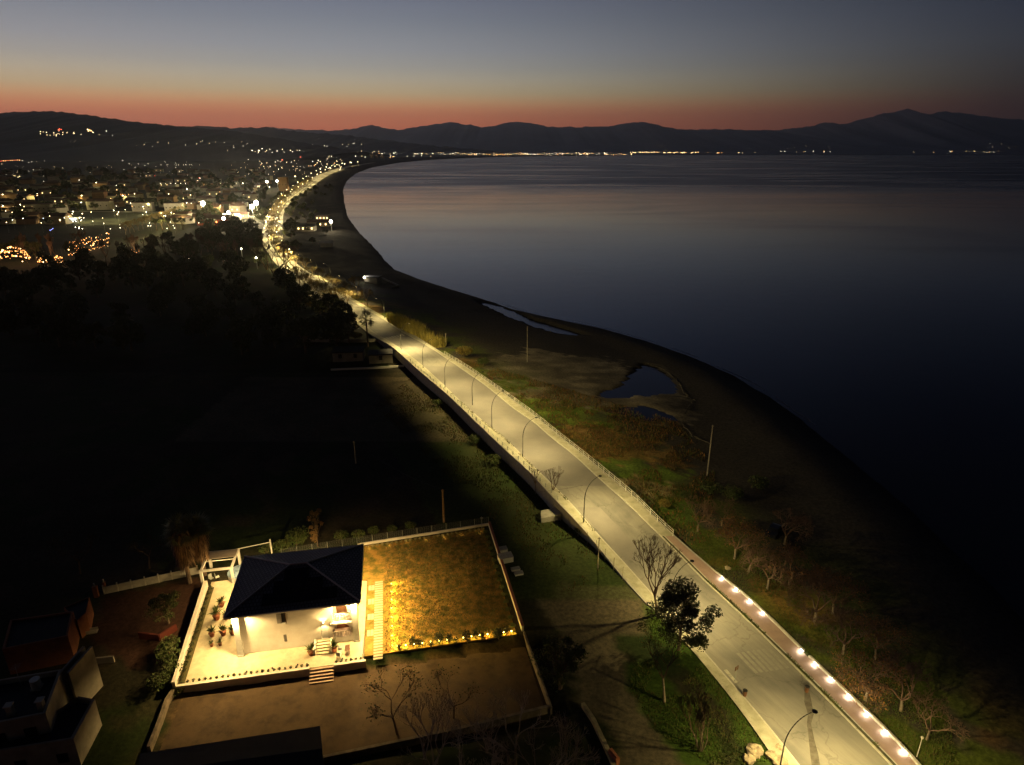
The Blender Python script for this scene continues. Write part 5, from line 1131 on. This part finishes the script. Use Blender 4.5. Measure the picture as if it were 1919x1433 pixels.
BU = [(870, 668, 3.4, 'yellow green rounded bush beyond the railing'), (905, 684, 2.6, 'dark green bush right of the yellow bush'), (1180, 925, 1.6, 'low bush against the railing by the lamp'), (1245, 950, 1.5, 'rusty bush in the scrub beyond the railing'), (1330, 925, 2.6, 'large dark bush in the seaward scrub'), (1370, 935, 2.8, 'dark bush mass farther out in scrub'), (1420, 915, 2.6, 'dark bush beside the pale driftwood'), (1285, 935, 1.7, 'green bush in the scrub above the railing end'),
      (820, 760, 1.8, 'bush growing against the bridge wall'), (890, 830, 2.0, 'low dim bush under the bridge wall'), (925, 870, 2.2, 'dim bush in the field by the bridge'), (1130, 1030, 1.3, 'bush under the road bank'), (1085, 1000, 1.4, 'dim bush beside the concrete block')]
SHy = shrub(12, .95, .85, M_leafy, 900, .12)
for i, (px, py, sc, lb) in enumerate(BU): place(SHy if i in (0, 3) else SHb, U, px, py, i*1.7, sc, lb)
# driftwood / foam line by the pond
mb = MB(); rg = random.Random(4); p = None
for px, py in [(1208, 668), (1216, 682), (1245, 692), (1270, 712), (1282, 735), (1300, 750), (1285, 770), (1275, 790), (1295, 815), (1330, 830)]:
    q = Vector((*G(px, py, .25), .22))
    if p is not None:
        for i in range(6):
            a = p.lerp(q, i/6)+Vector((rg.uniform(-.4, .4), rg.uniform(-.4, .4), 0)); b = p.lerp(q, (i+1)/6)+Vector((rg.uniform(-.4, .4), rg.uniform(-.4, .4), 0)); mb.tube(a, b, .08, .08, 4)
    p = q
tag(mb.build('debris_line', mat('dry_debris', (.15, .13, .09), (.09, .08, .06), 1, .95)), 'pale line of dry debris curving round the beach pond', 'debris', kind='stuff')

# ------------------------------------------------------------------ roadside trees, mid distance
M_rtw = mat('roadside_twigs', (.30, .22, .11), (.2, .14, .08), 2, .95)
M_rdl = mat('roadside_leaf', (.20, .165, .05), (.12, .11, .035), .8, .8)
T_rd = [bare_tree('roadside_tree', 70+i, 2.6, .15, 1.75, 4, M_pale, M_rtw, spread=.75, up=.1, split=(3, 3), leaves=1, leafm=[M_rdl, M_leafy][i], leafs=.3, minr=.035) for i in range(2)]
for i, (px, py) in enumerate([(613, 570), (607, 566), (600, 560), (592, 556), (585, 551), (577, 545), (570, 540), (562, 533), (636, 566), (628, 575), (648, 560), (556, 527), (650, 575), (668, 552), (690, 575), (624, 582), (618, 577), (588, 560), (566, 545), (551, 533), (640, 588), (600, 535), (615, 545), (630, 553), (583, 525), (572, 512)]):
    place(T_rd[i % 2], U, px, py, i, .95+.2*((i*3) % 4)/4, 'twiggy roadside tree with pale trunk on the left kerb row', 'row of roadside trees along the lit bend')
T_wild = bare_tree('large_bare_tree', 90, 4.5, .3, 4.2, 5, M_bark, M_twig, stems=2, spread=.6, up=.2, minr=.05)
for px, py, rz, sc, lb in [(520, 525, 0, 1.15, 'large wild bare tree over the road bend, nearest'), (500, 505, 2, 1.1, 'large wild bare tree left of the boulevard start'), (535, 508, 4, .9, 'large bare tree right of the boulevard start')]: place(T_wild, U, px, py, rz, sc, lb)
T_wd = [leafy_tree('woodland_tree', 100+i, 9, 4.2, .25, M_leafd, 1500, .8, 26, .15) for i in range(3)]
rg = random.Random(21); wood = []
while len(wood) < 95:
    px, py = rg.uniform(-20, 640), rg.uniform(468, 665)
    if px > 455+(py-468)*.95 or (py > 560 and rg.random() < .3): continue
    wood.append((px, py))
wood += [(rg.uniform(390, 492), rg.uniform(426, 470)) for _ in range(30)]+[(470, 470), (440, 462), (410, 458), (380, 455), (350, 458), (320, 462), (290, 466), (600, 590), (620, 600), (640, 612), (655, 622), (575, 575), (555, 560), (540, 548), (525, 540)]
for i, (px, py) in enumerate(wood): place(T_wd[i % 3], U, px, py, i, rg.uniform(.8, 1.45), 'dark tree in the black wood inland of the road', 'trees of the dark wood')
T_sil = bare_tree('silhouette_tree', 95, 4.0, .2, 2.6, 4, M_bark, M_twig, spread=.5, up=.3, minr=.06)
for i in range(26):
    px, py = rg.uniform(0, 470), rg.uniform(475, 505); place(T_sil, U, px, py, i, rg.uniform(.9, 1.4), 'bare black tree standing up against the town lights', 'bare trees at the edge of the wood')
for i, (px, py, sc) in enumerate([(556, 556, 3), (570, 566, 3.2), (584, 576, 3), (598, 584, 2.8), (612, 590, 3.2), (545, 545, 3), (632, 603, 2.8), (648, 612, 3), (662, 620, 2.6), (535, 534, 3), (668, 636, 2.6), (522, 515, 3), (668, 562, 2.4), (640, 548, 2.2)]):
    place(SHy, U, px, py, i*1.3, sc, 'yellow green bush catching the street light along the wood edge', 'bushes along the lit bend')
# hut and lido on the beach, low house by the bridge
def house(nm, px, py, w, d, h, rz, m, lb, roofm=M_hr, cat='house', z=None, pitched=True, win=0, wm=None, grp=None):
    x, y, zz = at(px, py) if z is None else (*G(px, py, z), z)
    o = empty(nm, (x, y, zz-.2), rz, lb, cat, grp); mb = MB(); mb.bx(-w/2, w/2, -d/2, d/2, 0, h); mb.build('wall', m, o)
    mb = MB(); e = .4
    if pitched: mb.add([(-w/2-e, -d/2-e, h), (w/2+e, -d/2-e, h), (w/2+e, d/2+e, h), (-w/2-e, d/2+e, h), (-w/2-e, 0, h+d*.22), (w/2+e, 0, h+d*.22)], [(0, 1, 5, 4), (2, 3, 4, 5), (1, 2, 5), (3, 0, 4), (3, 2, 1, 0)])
    else: mb.bx(-w/2-.2, w/2+.2, -d/2-.2, d/2+.2, h+.002, h+.35)
    mb.build('roof', roofm, o)
    for k in range(win): mb = MB(); xx = -w/2+w*(k+.5)/win; mb.bx(xx-.5, xx+.5, -d/2-.06, -d/2-.003, h*.45, h*.45+1.3); mb.build('window', wm or M_glass, o)
    return o
house('low_house', 655, 672, 9, 6, 3, .1, M_grw, 'dim white low house in the dark beside the bridge', M_rfd, pitched=False, win=2)
house('low_house', 714, 676, 7, 5, 2.8, .2, M_grw, 'small pale annex near the bridge wall', M_rfd, pitched=False, win=1)
wallrun([at(620, 694)[:2], at(700, 691)[:2], at(757, 687)[:2]], .5, .3, M_white, 'thin white garden wall below the low houses')
wallrun([at(560, 640)[:2], at(640, 642)[:2], at(715, 640)[:2]], 1.0, .3, M_con, 'grey wall running inland from the crossing')
M_wl = emit('warm_window', (1, .62, .25), 6); M_fl = emit('floodlight', (1, .86, .62), 60)
h = house('beach_hut', 700, 530, 7, 5, 3.2, -.3, M_hw[1], 'white beach hut with a bright lamp on its wall', M_rfd, pitched=False)
mb = MB(); mb.ball((-3.2, -2.9, 3.3), .34, 0, 8, 6); mb.build('lamp', M_fl, h); x, y, _ = at(696, 526); light('POINT', (x-1.5, y-5, 4), 1500, (1, .9, .75), radius=.3)
wallrun([at(716, 522)[:2], at(748, 537)[:2], at(735, 540)[:2]], .8, .3, M_con, 'thin pale wall running seaward from the beach hut')
for i, (px, py, w, lb) in enumerate([(598, 424, 18, 'pale lido building with lit terrace on the beach'), (575, 432, 14, 'low lido annex with red lit front'), (606, 412, 12, 'small lido building behind the lit terrace')]):
    house('lido_building', px, py, w, 9, 4, .05, M_hw[i % 2], lb, M_hr if i != 1 else M_rfd, pitched=i != 2, win=4, wm=M_wl)
M_redl = emit('red_orange_light', (1, .22, .06), 9)
house('beach_shack', 612, 462, 8, 5, 3, .2, M_hw[1], 'dim white tent like shack on the dark beach', M_white, pitched=True)

# ------------------------------------------------------------------ town: lamps, houses, trees, halls
def glow_lamp(px, py, pw, col, rad, h, lb, m, halo=False, nm='floodlight_mast', cat='floodlight'):
    x, y = G(px, py, h); o = empty(nm, (x, y, 0), 0, lb, cat); mb = MB(); mb.tube((0, 0, 0), (0, 0, h), .18, .12, 5); mb.build('mast', M_galv, o)
    mb = MB(); mb.ball((0, 0, h), rad, 0, 8, 6); mb.build('lamp', m, o); light('POINT', (x, y-2, h+.5), pw, col, radius=rad)
FLc = (1, .80, .46)
M_flood = emit('flood_white', (1, .90, .66), 40)
for i, (px, py, pw, rad, h, lb) in enumerate([(380, 381, 300000, 2.2, 12, 'brightest left floodlight over the sports ground'), (480, 380, 300000, 2.1, 13, 'bright floodlight, upper right of the close pair'), (472, 387, 300000, 2.1, 12, 'bright floodlight, lower left of the close pair'), (428, 398, 70000, 1.3, 9, 'white floodlight between the sports ground and red hall'),
                                               (419, 409, 20000, 1.3, 8, 'pinkish white floodlight above the red hall'), (620, 415, 14000, 1.2, 8, 'white floodlight on the beach beside the lido'), (500, 340, 60000, 1.9, 12, 'white lamp in front of the tall block'), (519, 339, 40000, 1.6, 12, 'smaller white lamp right of tall block lamp'), (352, 485, 1500, .5, 6, 'small white lamp standing in the dark wood, left one'),
                                               (420, 484, 1100, .42, 6, 'small white lamp standing in the dark wood, middle one'), (480, 483, 1100, .42, 6, 'small white lamp standing in the dark wood, right one'), (452, 466, 900, .36, 6, 'small faint lamp above the lamps in the wood')]):
    glow_lamp(px, py, pw, FLc, rad, h, lb, M_flood)
# town houses
rg = random.Random(33); cnt = 0
T_tn = [leafy_tree('town_tree', 120+i, 8, 4.2, .3, M_leafd, 500, 1.5, 16, .15) for i in range(2)]
T_pine = leafy_tree('umbrella_pine', 130, 10, 3.4, .3, M_leafd, 600, 1.0, 14, .55)
def left_of_blvd(px, py): return px < float(np.interp(py, [320, 337, 362, 375, 412, 450], [560, 540, 515, 505, 478, 470]))
houses = []
for r_ in range(15):
    py = 322+ (r_/14)**1.35*98
    n = 11
    for k in range(n):
        px = -10+(k+rg.uniform(.1, .9))*(520/n); q = py+rg.uniform(-3, 3)
        if not left_of_blvd(px+15, q): continue
        if 130 < px < 330 and 390 < q < 432: continue
        houses.append((px, q))
for i, (px, py) in enumerate(houses):
    s = 1+max(0, (400-py))/70
    o = house('town_house', px, py, rg.uniform(10, 20)*s**.5, rg.uniform(9, 13)*s**.5, rg.uniform(4, 8)*s**.3, rg.uniform(-.35, .35), M_hw[i % 3], 'pale town house half lit between the dark trees', M_hr, 'house', 0, rg.random() < .7, 2 if i % 3 == 0 else 0, M_wl, 'houses of the coastal town')
named = [(270, 395, 20, 9, 9, 'yellowish lit three storey house left of playing field', 1), (86, 398, 18, 12, 9, 'bright yellow lit house above the white canopy', 1), (190, 392, 24, 12, 9, 'pale block of flats with dark windows behind the hedge', 0), (328, 396, 16, 12, 9, 'square white house beside the brightest floodlight', 1), (440, 392, 18, 12, 6, 'low gabled house between the floodlights', 0), (118, 345, 26, 12, 8, 'lit pale house on the far side of the first dark grove', 1)]
for px, py, w, d, h, lb, w2 in named: house('lit_house', px, py, w, d, h, .1, M_hw[1], lb, M_hr, 'house', 0, w2 == 0, 4, M_glass)
# red lit hall, white hall
house('red_hall', 405, 420, 26, 16, 5, .1, mat('red_front', (.42, .10, .05), (.3, .08, .04), .3, .8), 'low hall with red lit front below the floodlights', M_hr, win=4, wm=M_redl, z=0)
house('white_hall', 435, 416, 14, 14, 5, .1, M_hw[1], 'low white hall right of the red hall', M_white, z=0, pitched=True)
tw = house('tower_block', 533, 358, 14, 12, 22, .1, M_hw[2], 'tall brown block of flats left of the boulevard bend', M_hr, 'building', 0, False, 3)
for i, (px, w, hh, d_) in enumerate([(697, 30, 46, 0), (706, 26, 58, 30), (716, 34, 44, 10)]):
    house('apartment_tower', px, 296, w, 30, hh, .0, M_hw[2], ['far apartment tower, left of the group of three', 'far apartment tower, tallest in the group of three', 'far apartment tower, right of the group of three'][i], M_hr, 'tower block', 0, False, 4, M_wl)
# street lamps in the town that light it
CWt = (1, .80, .30)
M_tl = [emit('town_lamp_warm', (1, .70, .34), 16), emit('town_lamp_white', (1, .88, .66), 16), emit('town_lamp_orange', (1, .45, .14), 14), emit('town_lamp_red', (1, .10, .04), 9), emit('town_lamp_blue', (.25, .30, 1), 8)]
rg = random.Random(77)
def lamp_proto(i):
    o = empty('town_lamp', (0, 0, 0)); o['category'] = 'street lamp'; mb = MB(); mb.tube((0, 0, -8), (0, 0, 0), .12, .08, 4); mb.build('pole', M_galv, o); mb = MB(); mb.ball((0, 0, 0), 1.0, 0, 6, 4); mb.build('lantern', M_tl[i], o); return o
LPr = [lamp_proto(i) for i in range(5)]; LPu = set(); NLM = [0]; rest = [MB() for _ in range(5)]
LBL = ['warm yellow lamp among the lights of the town', 'white lamp among the lights of the town', 'orange lamp among the lights of the town', 'red light among the lights of the town', 'blue light among the lights of the town']
def tlamp(px, py, c=None, k=1.0, lit=0, h=8, lb=None, grp='lamps of the coastal town', D=None):
    if not lit: k *= .85
    if c is None: c = rg.choices([0, 1, 2], [5, 4, 1])[0]
    if D is None and py < 291: D = 11300
    if D is None: x, y = G(px, py, h); z = h
    else: x, z = GY(px, py, D); y = D
    r = max(.22, k*y*.00042)
    if NLM[0] < 290:
        NLM[0] += 1
        if c not in LPu: LPu.add(c); o = LPr[c]; o.location = (x, y, z); o.scale = (r, r, 1 if r < 1 else r)
        else: o = dup(LPr[c], (x, y, z), 0, (r, r, 1 if r < 1 else r))
        for ch in o.children:
            if ch.name.startswith('lantern'): ch.scale = (1, 1, r/(1 if r < 1 else r))
        o['label'] = lb or (LBL[c] if D is None else 'tiny light on the far dark hillside'); o['group'] = grp if D is None else 'lights on the far hills'
    else: rest[c].ball((x, y, z), r, 0, 5, 4)
    if lit: light('POINT', (x, y-1.5, z-.6), lit, CWt, radius=max(.3, r*.8))
# near rows (light their surroundings)
for px, py in [(137, 396), (154, 400), (171, 397), (213, 394), (220, 401), (222, 397), (268, 387), (274, 397), (279, 381), (302, 399), (94, 397), (152, 379), (153, 366), (70, 366), (38, 383), (5, 385), (56, 355), (82, 340), (180, 342), (165, 335), (5, 364), (230, 366), (245, 380), (316, 363), (285, 348), (252, 363), (196, 357), (350, 354), (357, 365), (390, 330), (360, 345), (375, 344), (413, 385), (350, 380), (455, 343), (505, 350), (547, 355), (553, 330), (300, 410), (310, 404), (321, 398)]:
    tlamp(px, py, None, 1.25, 4200*(G(px, py, 8)[1]/600)**1.6, 8)
for i in range(26): tlamp(130+rg.uniform(0, 200), 400+rg.uniform(0, 30), 1, .7, 0, 4)
for i in range(34): tlamp(rg.uniform(0, 480), rg.uniform(330, 420), None, .75)
for i in range(16): tlamp(300+i*9.5+rg.uniform(-1, 1), 343.5-.02*i, 1, .7) if i*9.5+300 < 600 else None
# fairground-like orange clusters
M_amb = emit('amber_strings', (1, .36, .09), 4); M_amb2 = emit('amber_bulbs', (1, .62, .25), 9)
def fair(px0, px1, py0, py1, n, lb, h=6, slope=0.0, dome=False):
    x0, y0 = G((px0+px1)/2, (py0+py1)/2, 2); o = empty('light_garland', (x0, y0, 0), 0, lb, 'string lights'); mb = MB(); m2 = MB(); rg2 = random.Random(px0)
    b0 = None; n = min(n, 99)
    for k in range(n):
        u = (k+.5)/n if k % 2 else rg2.random(); row = k % 4
        px = px0+(px1-px0)*u; py = py0+(py1-py0)*((row+.5)/4+rg2.uniform(-.08, .08))+slope*(u-.5); z = 1.0+(h-1)*rg2.random()**1.5; r = rg2.uniform(.2, .75)
        if dome: q = 2*u-1; a = math.asin(max(-1, min(1, q)))*.98; ph = math.pi*rg2.choice([.12, .25, .38, .5]) if k % 2 else math.pi*.5*rg2.random(); z = 1+h*math.cos(a)*math.sin(ph); py = py1-1
        x, y = G(px, py, 0 if dome else z)
        if k < 2: mb = MB(); mb.ball((0, 0, 0), .5, 0, 6, 4); c = mb.build('bulb', M_amb if k == 0 else M_amb2, o); b0 = (b0 or [])+[c]
        else: c = b0[1 if k % 5 == 0 else 0].copy(); S.collection.objects.link(c); c.parent = o
        c.location = (x-x0, y-y0, z); c.scale = (r,)*3
    mb = MB()
    for k in range(6):
        u = k/5; x, y = G(px0+(px1-px0)*u, (py0+py1)/2+slope*(u-.5), 0); mb.tube((x-x0, y-y0, 0), (x-x0, y-y0, h), .05, .05, 4)
    mb.build('frame', M_metal, o); light('POINT', (x0, y0-3, h+1), 4000, (1, .5, .2), radius=1.5)
fair(0, 60, 474, 494, 120, 'domed cluster of orange string lights at left edge', 8.5, 0, True)
fair(68, 118, 478, 492, 60, 'cluster of red orange string lights right of the dome')
fair(126, 205, 443, 472, 110, 'long slanting cluster of orange string lights', 5, -18)
fair(228, 262, 466, 478, 14, 'small faint cluster of lights behind the bare trees', 4)
fair(216, 236, 363, 369, 18, 'small orange lit terrace among the town houses', 4)
for px, py in [(97, 430), (99, 428), (94, 431)]: tlamp(px, py, 4, 1.2, 0, 4)
M_wcan = emit('white_canopy_light', (.85, .95, 1), 3)
o = empty('lit_canopy', (*G(118, 411, 3), 0), 0, 'long white lit canopy of a filling station', 'canopy'); mb = MB(); mb.box((0, 0, 4.6), (30, 8, .5)); mb.build('canopy_roof', M_white, o); mb = MB(); mb.box((0, -4.05, 4.3), (30, .1, .7)); mb.box((9, -2, 3.4), (8, .2, 1.6)); mb.build('light_band', M_wcan, o)
for x in (-13, -4, 5, 13): mb = MB(); mb.box((x, 0, 2.2), (.4, .4, 4.4)); mb.build('column', M_white, o)
light('POINT', (*G(118, 411, 3), 3.5), 5000, (.85, .95, 1), radius=1)
# playing field and streets
M_fld = mat('playing_field', (.035, .05, .02), (.05, .05, .025), .08, .95); M_str = mat('town_street', (.20, .19, .16), (.15, .14, .12), .1, .9)
sheet('playing_field', PW([(135, 398), (300, 399), (290, 420), (140, 424)]), .12, M_fld); sheet('street', PW([(130, 395), (340, 397), (420, 403), (492, 405), (492, 406.5), (420, 405), (340, 399), (130, 397)]), .14, M_str)
for i in range(14): place(T_rd[i % 2], U, 0, 0, i, 1.3, 'twiggy lit tree along the slanting town street', 'trees of the slanting town street', loc=(*G(236+i*8, 440-i*2.7, 0), 0))
for i in range(12): x, y = G(240+i*9, 436-i*2.9, 7); light('POINT', (x, y, 7), 2600, CWt, radius=.4)
# town trees
rg = random.Random(55)
for i in range(170):
    py = 325+(i/170)**1.2*100+rg.uniform(-3, 3); px = rg.uniform(-10, 500)
    if not left_of_blvd(px+8, py) or (135 < px < 300 and 396 < py < 425): continue
    place(T_tn[i % 2], U, 0, 0, i, rg.uniform(.8, 1.5)*(1+max(0, 380-py)/60), 'dark rounded tree between the town houses', 'trees of the coastal town', loc=(*G(px, py, 0), 0))
for i, px in enumerate([294, 305, 318, 330, 343]): place(T_pine, U, 0, 0, i, 1.0, 'dark round crowned tree in the short row below the floodlights', 'row of five round trees', loc=(*G(px, 432-i*.5, 0), 0))
for i in range(64):                              # trees in the boulevard medians and seaward side
    y = 350*(1.022**i)+rg.uniform(-3, 3); place(T_rd[i % 2], U, 0, 0, i, .95+.01*i, 'small tree in the median of the far boulevard', 'trees of the boulevard median', loc=(fLK(y)+(fRK(y)-fLK(y))*(.435 if i % 2 else .69), y, .15))
for i in range(70):
    y = rg.uniform(380, 1250); place(T_tn[i % 2], U, 0, 0, i, rg.uniform(.5, .8), 'dark tree on the beach side of the boulevard', 'trees between boulevard and beach', loc=(fRO(y)+rg.uniform(1, 22)*(1 if i % 2 else .25)*(y/500)**.7, y, 0))
for i in range(40):
    y = rg.uniform(370, 1500); place(T_tn[i % 2], U, 0, 0, i, rg.uniform(.6, .9), 'dark tree along the inland side of the boulevard', 'trees inland of the boulevard', loc=(fLO(y)-rg.uniform(1, 9), y, 0))
for i in range(22):
    px, py = rg.uniform(548, 610), rg.uniform(398, 440); 
    if px < float(np.interp(py, [398, 440], [556, 545])): continue
    place(T_tn[i % 2], U, 0, 0, i, .55, 'dark tree around the lido buildings', 'trees around the lido', loc=(*G(px, py, 0), 0))
# far plain lights: rows and scatter
for i in range(26): tlamp(rg.uniform(480, 640), rg.uniform(296, 320), None, .8)
for i in range(14): tlamp(420+i*9+rg.uniform(-1.5, 1.5), 282.5+rg.uniform(-.6, .6), 1, .9)
for i in range(20): tlamp(300+rg.uniform(0, 60) if i < 8 else 230+rg.uniform(0, 110), (308.5 if i < 8 else rg.uniform(290, 320)), 1, .55)
for i in range(15): tlamp(2+i*4.3, 301.5-i*.25+rg.uniform(-.4, .4), 3 if i % 3 == 0 else 2, .9)
tlamp(529, 299, 3, 1.6, 0, 8, 'brightest red light on the far plain'); tlamp(563, 294, 3, 1.2, 0, 30, 'second red light on the far plain'); tlamp(373, 333, 3, 1.0, 0, 10, 'red light above the town floodlights'); tlamp(290, 329, 3, .8)
M_city = [(0, .8), (1, .9), (2, .6)]
for i in range(210):
    px = rg.uniform(600, 1185); u = (px-600)/580; py = 291.5-2.5*u-abs(rg.gauss(0, 3.2-1.6*u)) if i % 3 else 291.0-2.5*u+rg.gauss(0, 1.2); tlamp(px, py, rg.choice([0, 1, 0, 2]), rg.uniform(.4, 1.0))
for i in range(55): tlamp(rg.gauss(705, 40), rg.gauss(289.5, 3.2), rg.choice([0, 2, 1]), rg.uniform(.5, 1.1))
for i in range(78): tlamp(1180+rg.random()*130 if i < 56 else rg.uniform(1180, 1430), 285.4+rg.uniform(-1.0, .8), 0 if i % 4 else 2, rg.uniform(.45, .95), D=17000)
for i in range(30): tlamp(rg.uniform(1430, 1880), 284.4+rg.uniform(-1.6, 1.2), rg.choice([1, 2, 0]), rg.uniform(.35, .7), D=19000)
for i in range(110): px = rg.uniform(0, 640); tlamp(px, rg.uniform(289, 330), rg.choice([0, 1, 1]), rg.uniform(.2, .5))
for i in range(60): tlamp(rg.uniform(430, 640), rg.uniform(293, 330), rg.choice([0, 1, 0]), rg.uniform(.3, .6))

# ------------------------------------------------------------------ hills and mountains
def ridge(name, D, prof, base_y, mtr, depth, wob=1.0):
    """a range standing at distance D: profile pixels give its skyline"""
    rg2 = random.Random(int(D)); px = np.arange(prof[0][0], prof[-1][0]+.1, 3.0); py = np.interp(px, [p[0] for p in prof], [p[1] for p in prof])
    py = py+np.array([(vnoise(x, D, 9)-.5)*2.2*wob+(vnoise(x, D+7, 4.3)-.5)*1.8*wob for x in px])
    rows = []; K = 7
    for a, b in zip(px, py):
        x, z = GY(a, b, D); z = max(z, 3); col = []
        for k in range(K):                       # front foot -> crest
            t = k/(K-1); n = (vnoise(x/1.0, k*31.0, D*.02)-.5)*.35*math.sin(math.pi*t)
            col.append((x, D-depth*(1-t), -3+(z+3)*max(0, (t**1.25+n*t))if k < K-1 else z))
        col.append((x, D+depth*.8, -3)); rows.append(col)
    w = K+1; vs = [p for c in rows for p in c]; fs = [(i*w+k, (i+1)*w+k, (i+1)*w+k+1, i*w+k+1) for i in range(len(rows)-1) for k in range(w-1)]
    mb = MB(); mb.add(vs, fs); o = mb.build(name, mtr, smooth=True); tag(o, kind='structure'); return o
M_hill = mat('hill_scrub', (.03, .032, .025), (.045, .04, .03), .002, .95); M_mtn = mat('mountain_rock', (.42, .42, .44), (.32, .32, .34), .0008, .95)
ridge('hill', 8200, [(-260, 225), (-60, 214), (0, 211), (60, 208), (115, 209), (160, 215), (210, 222), (280, 231), (350, 237), (420, 243), (480, 252), (540, 262), (600, 272), (680, 284)], 290, M_hill, 3400)
ridge('hills', 14500, [(-100, 232), (200, 240), (380, 236), (440, 240), (500, 238), (560, 247), (640, 252), (720, 262), (800, 272), (900, 280), (980, 287)], 290, M_hill, 4200)
ridge('mountain', 26000, [(380, 244), (480, 240), (510, 237), (525, 239), (560, 243), (620, 244), (660, 241), (680, 237), (698, 234), (715, 239), (745, 243), (765, 240), (790, 236), (840, 228), (880, 233), (905, 238), (925, 236), (945, 231), (968, 227), (1000, 231), (1030, 237), (1080, 238), (1140, 236), (1180, 230), (1205, 227), (1225, 233), (1280, 242), (1350, 242), (1440, 244), (1560, 262), (1700, 280)], 290, M_mtn, 8000)
ridge('mountain', 33000, [(1250, 262), (1340, 250), (1460, 243), (1520, 236), (1545, 229), (1580, 232), (1620, 222), (1660, 212), (1690, 206), (1701, 202), (1720, 211), (1740, 214), (1765, 208), (1800, 211), (1840, 217), (1880, 222), (1919, 224), (1990, 232), (2150, 250)], 290, M_mtn, 9000)
# village lights on the near hill: on its front face
def hill_lights(n, fx, fy, c, D, k): 
    for i in range(n): tlamp(fx(), fy(), rg.choice(c), k*rg.uniform(.6, 1.2), D=D)
hill_lights(26, lambda: rg.uniform(75, 215), lambda: rg.gauss(249, 2.6), [0, 1, 0], 5300, .8); hill_lights(5, lambda: rg.gauss(167, 3), lambda: rg.gauss(243.5, 1), [2, 0], 5200, 1.5); hill_lights(4, lambda: rg.gauss(112, 3), lambda: rg.gauss(243, 1), [3, 2], 5200, 1.5)
hill_lights(18, lambda: rg.uniform(240, 470), lambda: rg.uniform(262, 276), [1, 0], 5000, .6); hill_lights(16, lambda: rg.uniform(540, 700), lambda: rg.gauss(271, 2), [1, 0], 10000, .45); hill_lights(22, lambda: rg.uniform(425, 585), lambda: rg.gauss(282, 1.6), [0, 1, 1], 4800, .9)
hill_lights(14, lambda: rg.uniform(1180, 1600), lambda: rg.uniform(268, 280), [1, 0], 17500, .25); hill_lights(14, lambda: rg.gauss(1865, 18), lambda: rg.gauss(273, 3), [1, 0], 23500, .3)
for c, mb in enumerate(rest):
    if mb.v: tag(mb.build('distant_lights', [M_tl[c]]), ['countless warm', 'countless white', 'countless orange', 'countless red', 'countless blue'][c]+' lights of the far shore and plain', 'distant lights', kind='stuff')

# ------------------------------------------------------------------ haze
def haze():
    mb = MB(); mb.bx(-70000, 70000, -400, 70000, -5, 3600); m = bpy.data.materials.new('haze'); m.use_nodes = True; t = m.node_tree
    for n in list(t.nodes): t.nodes.remove(n)
    v = nd(t, 'ShaderNodeVolumePrincipled'); v.inputs['Color'].default_value = (.93, .95, 1, 1); v.inputs['Density'].default_value = HAZE; v.inputs['Anisotropy'].default_value = .8
    out = nd(t, 'ShaderNodeOutputMaterial'); t.links.new(v.outputs[0], out.inputs['Volume']); o = mb.build('haze', m); tag(o, 'thin evening haze over bay and mountains', 'haze', kind='stuff')
HAZE = 2.3e-5
haze()
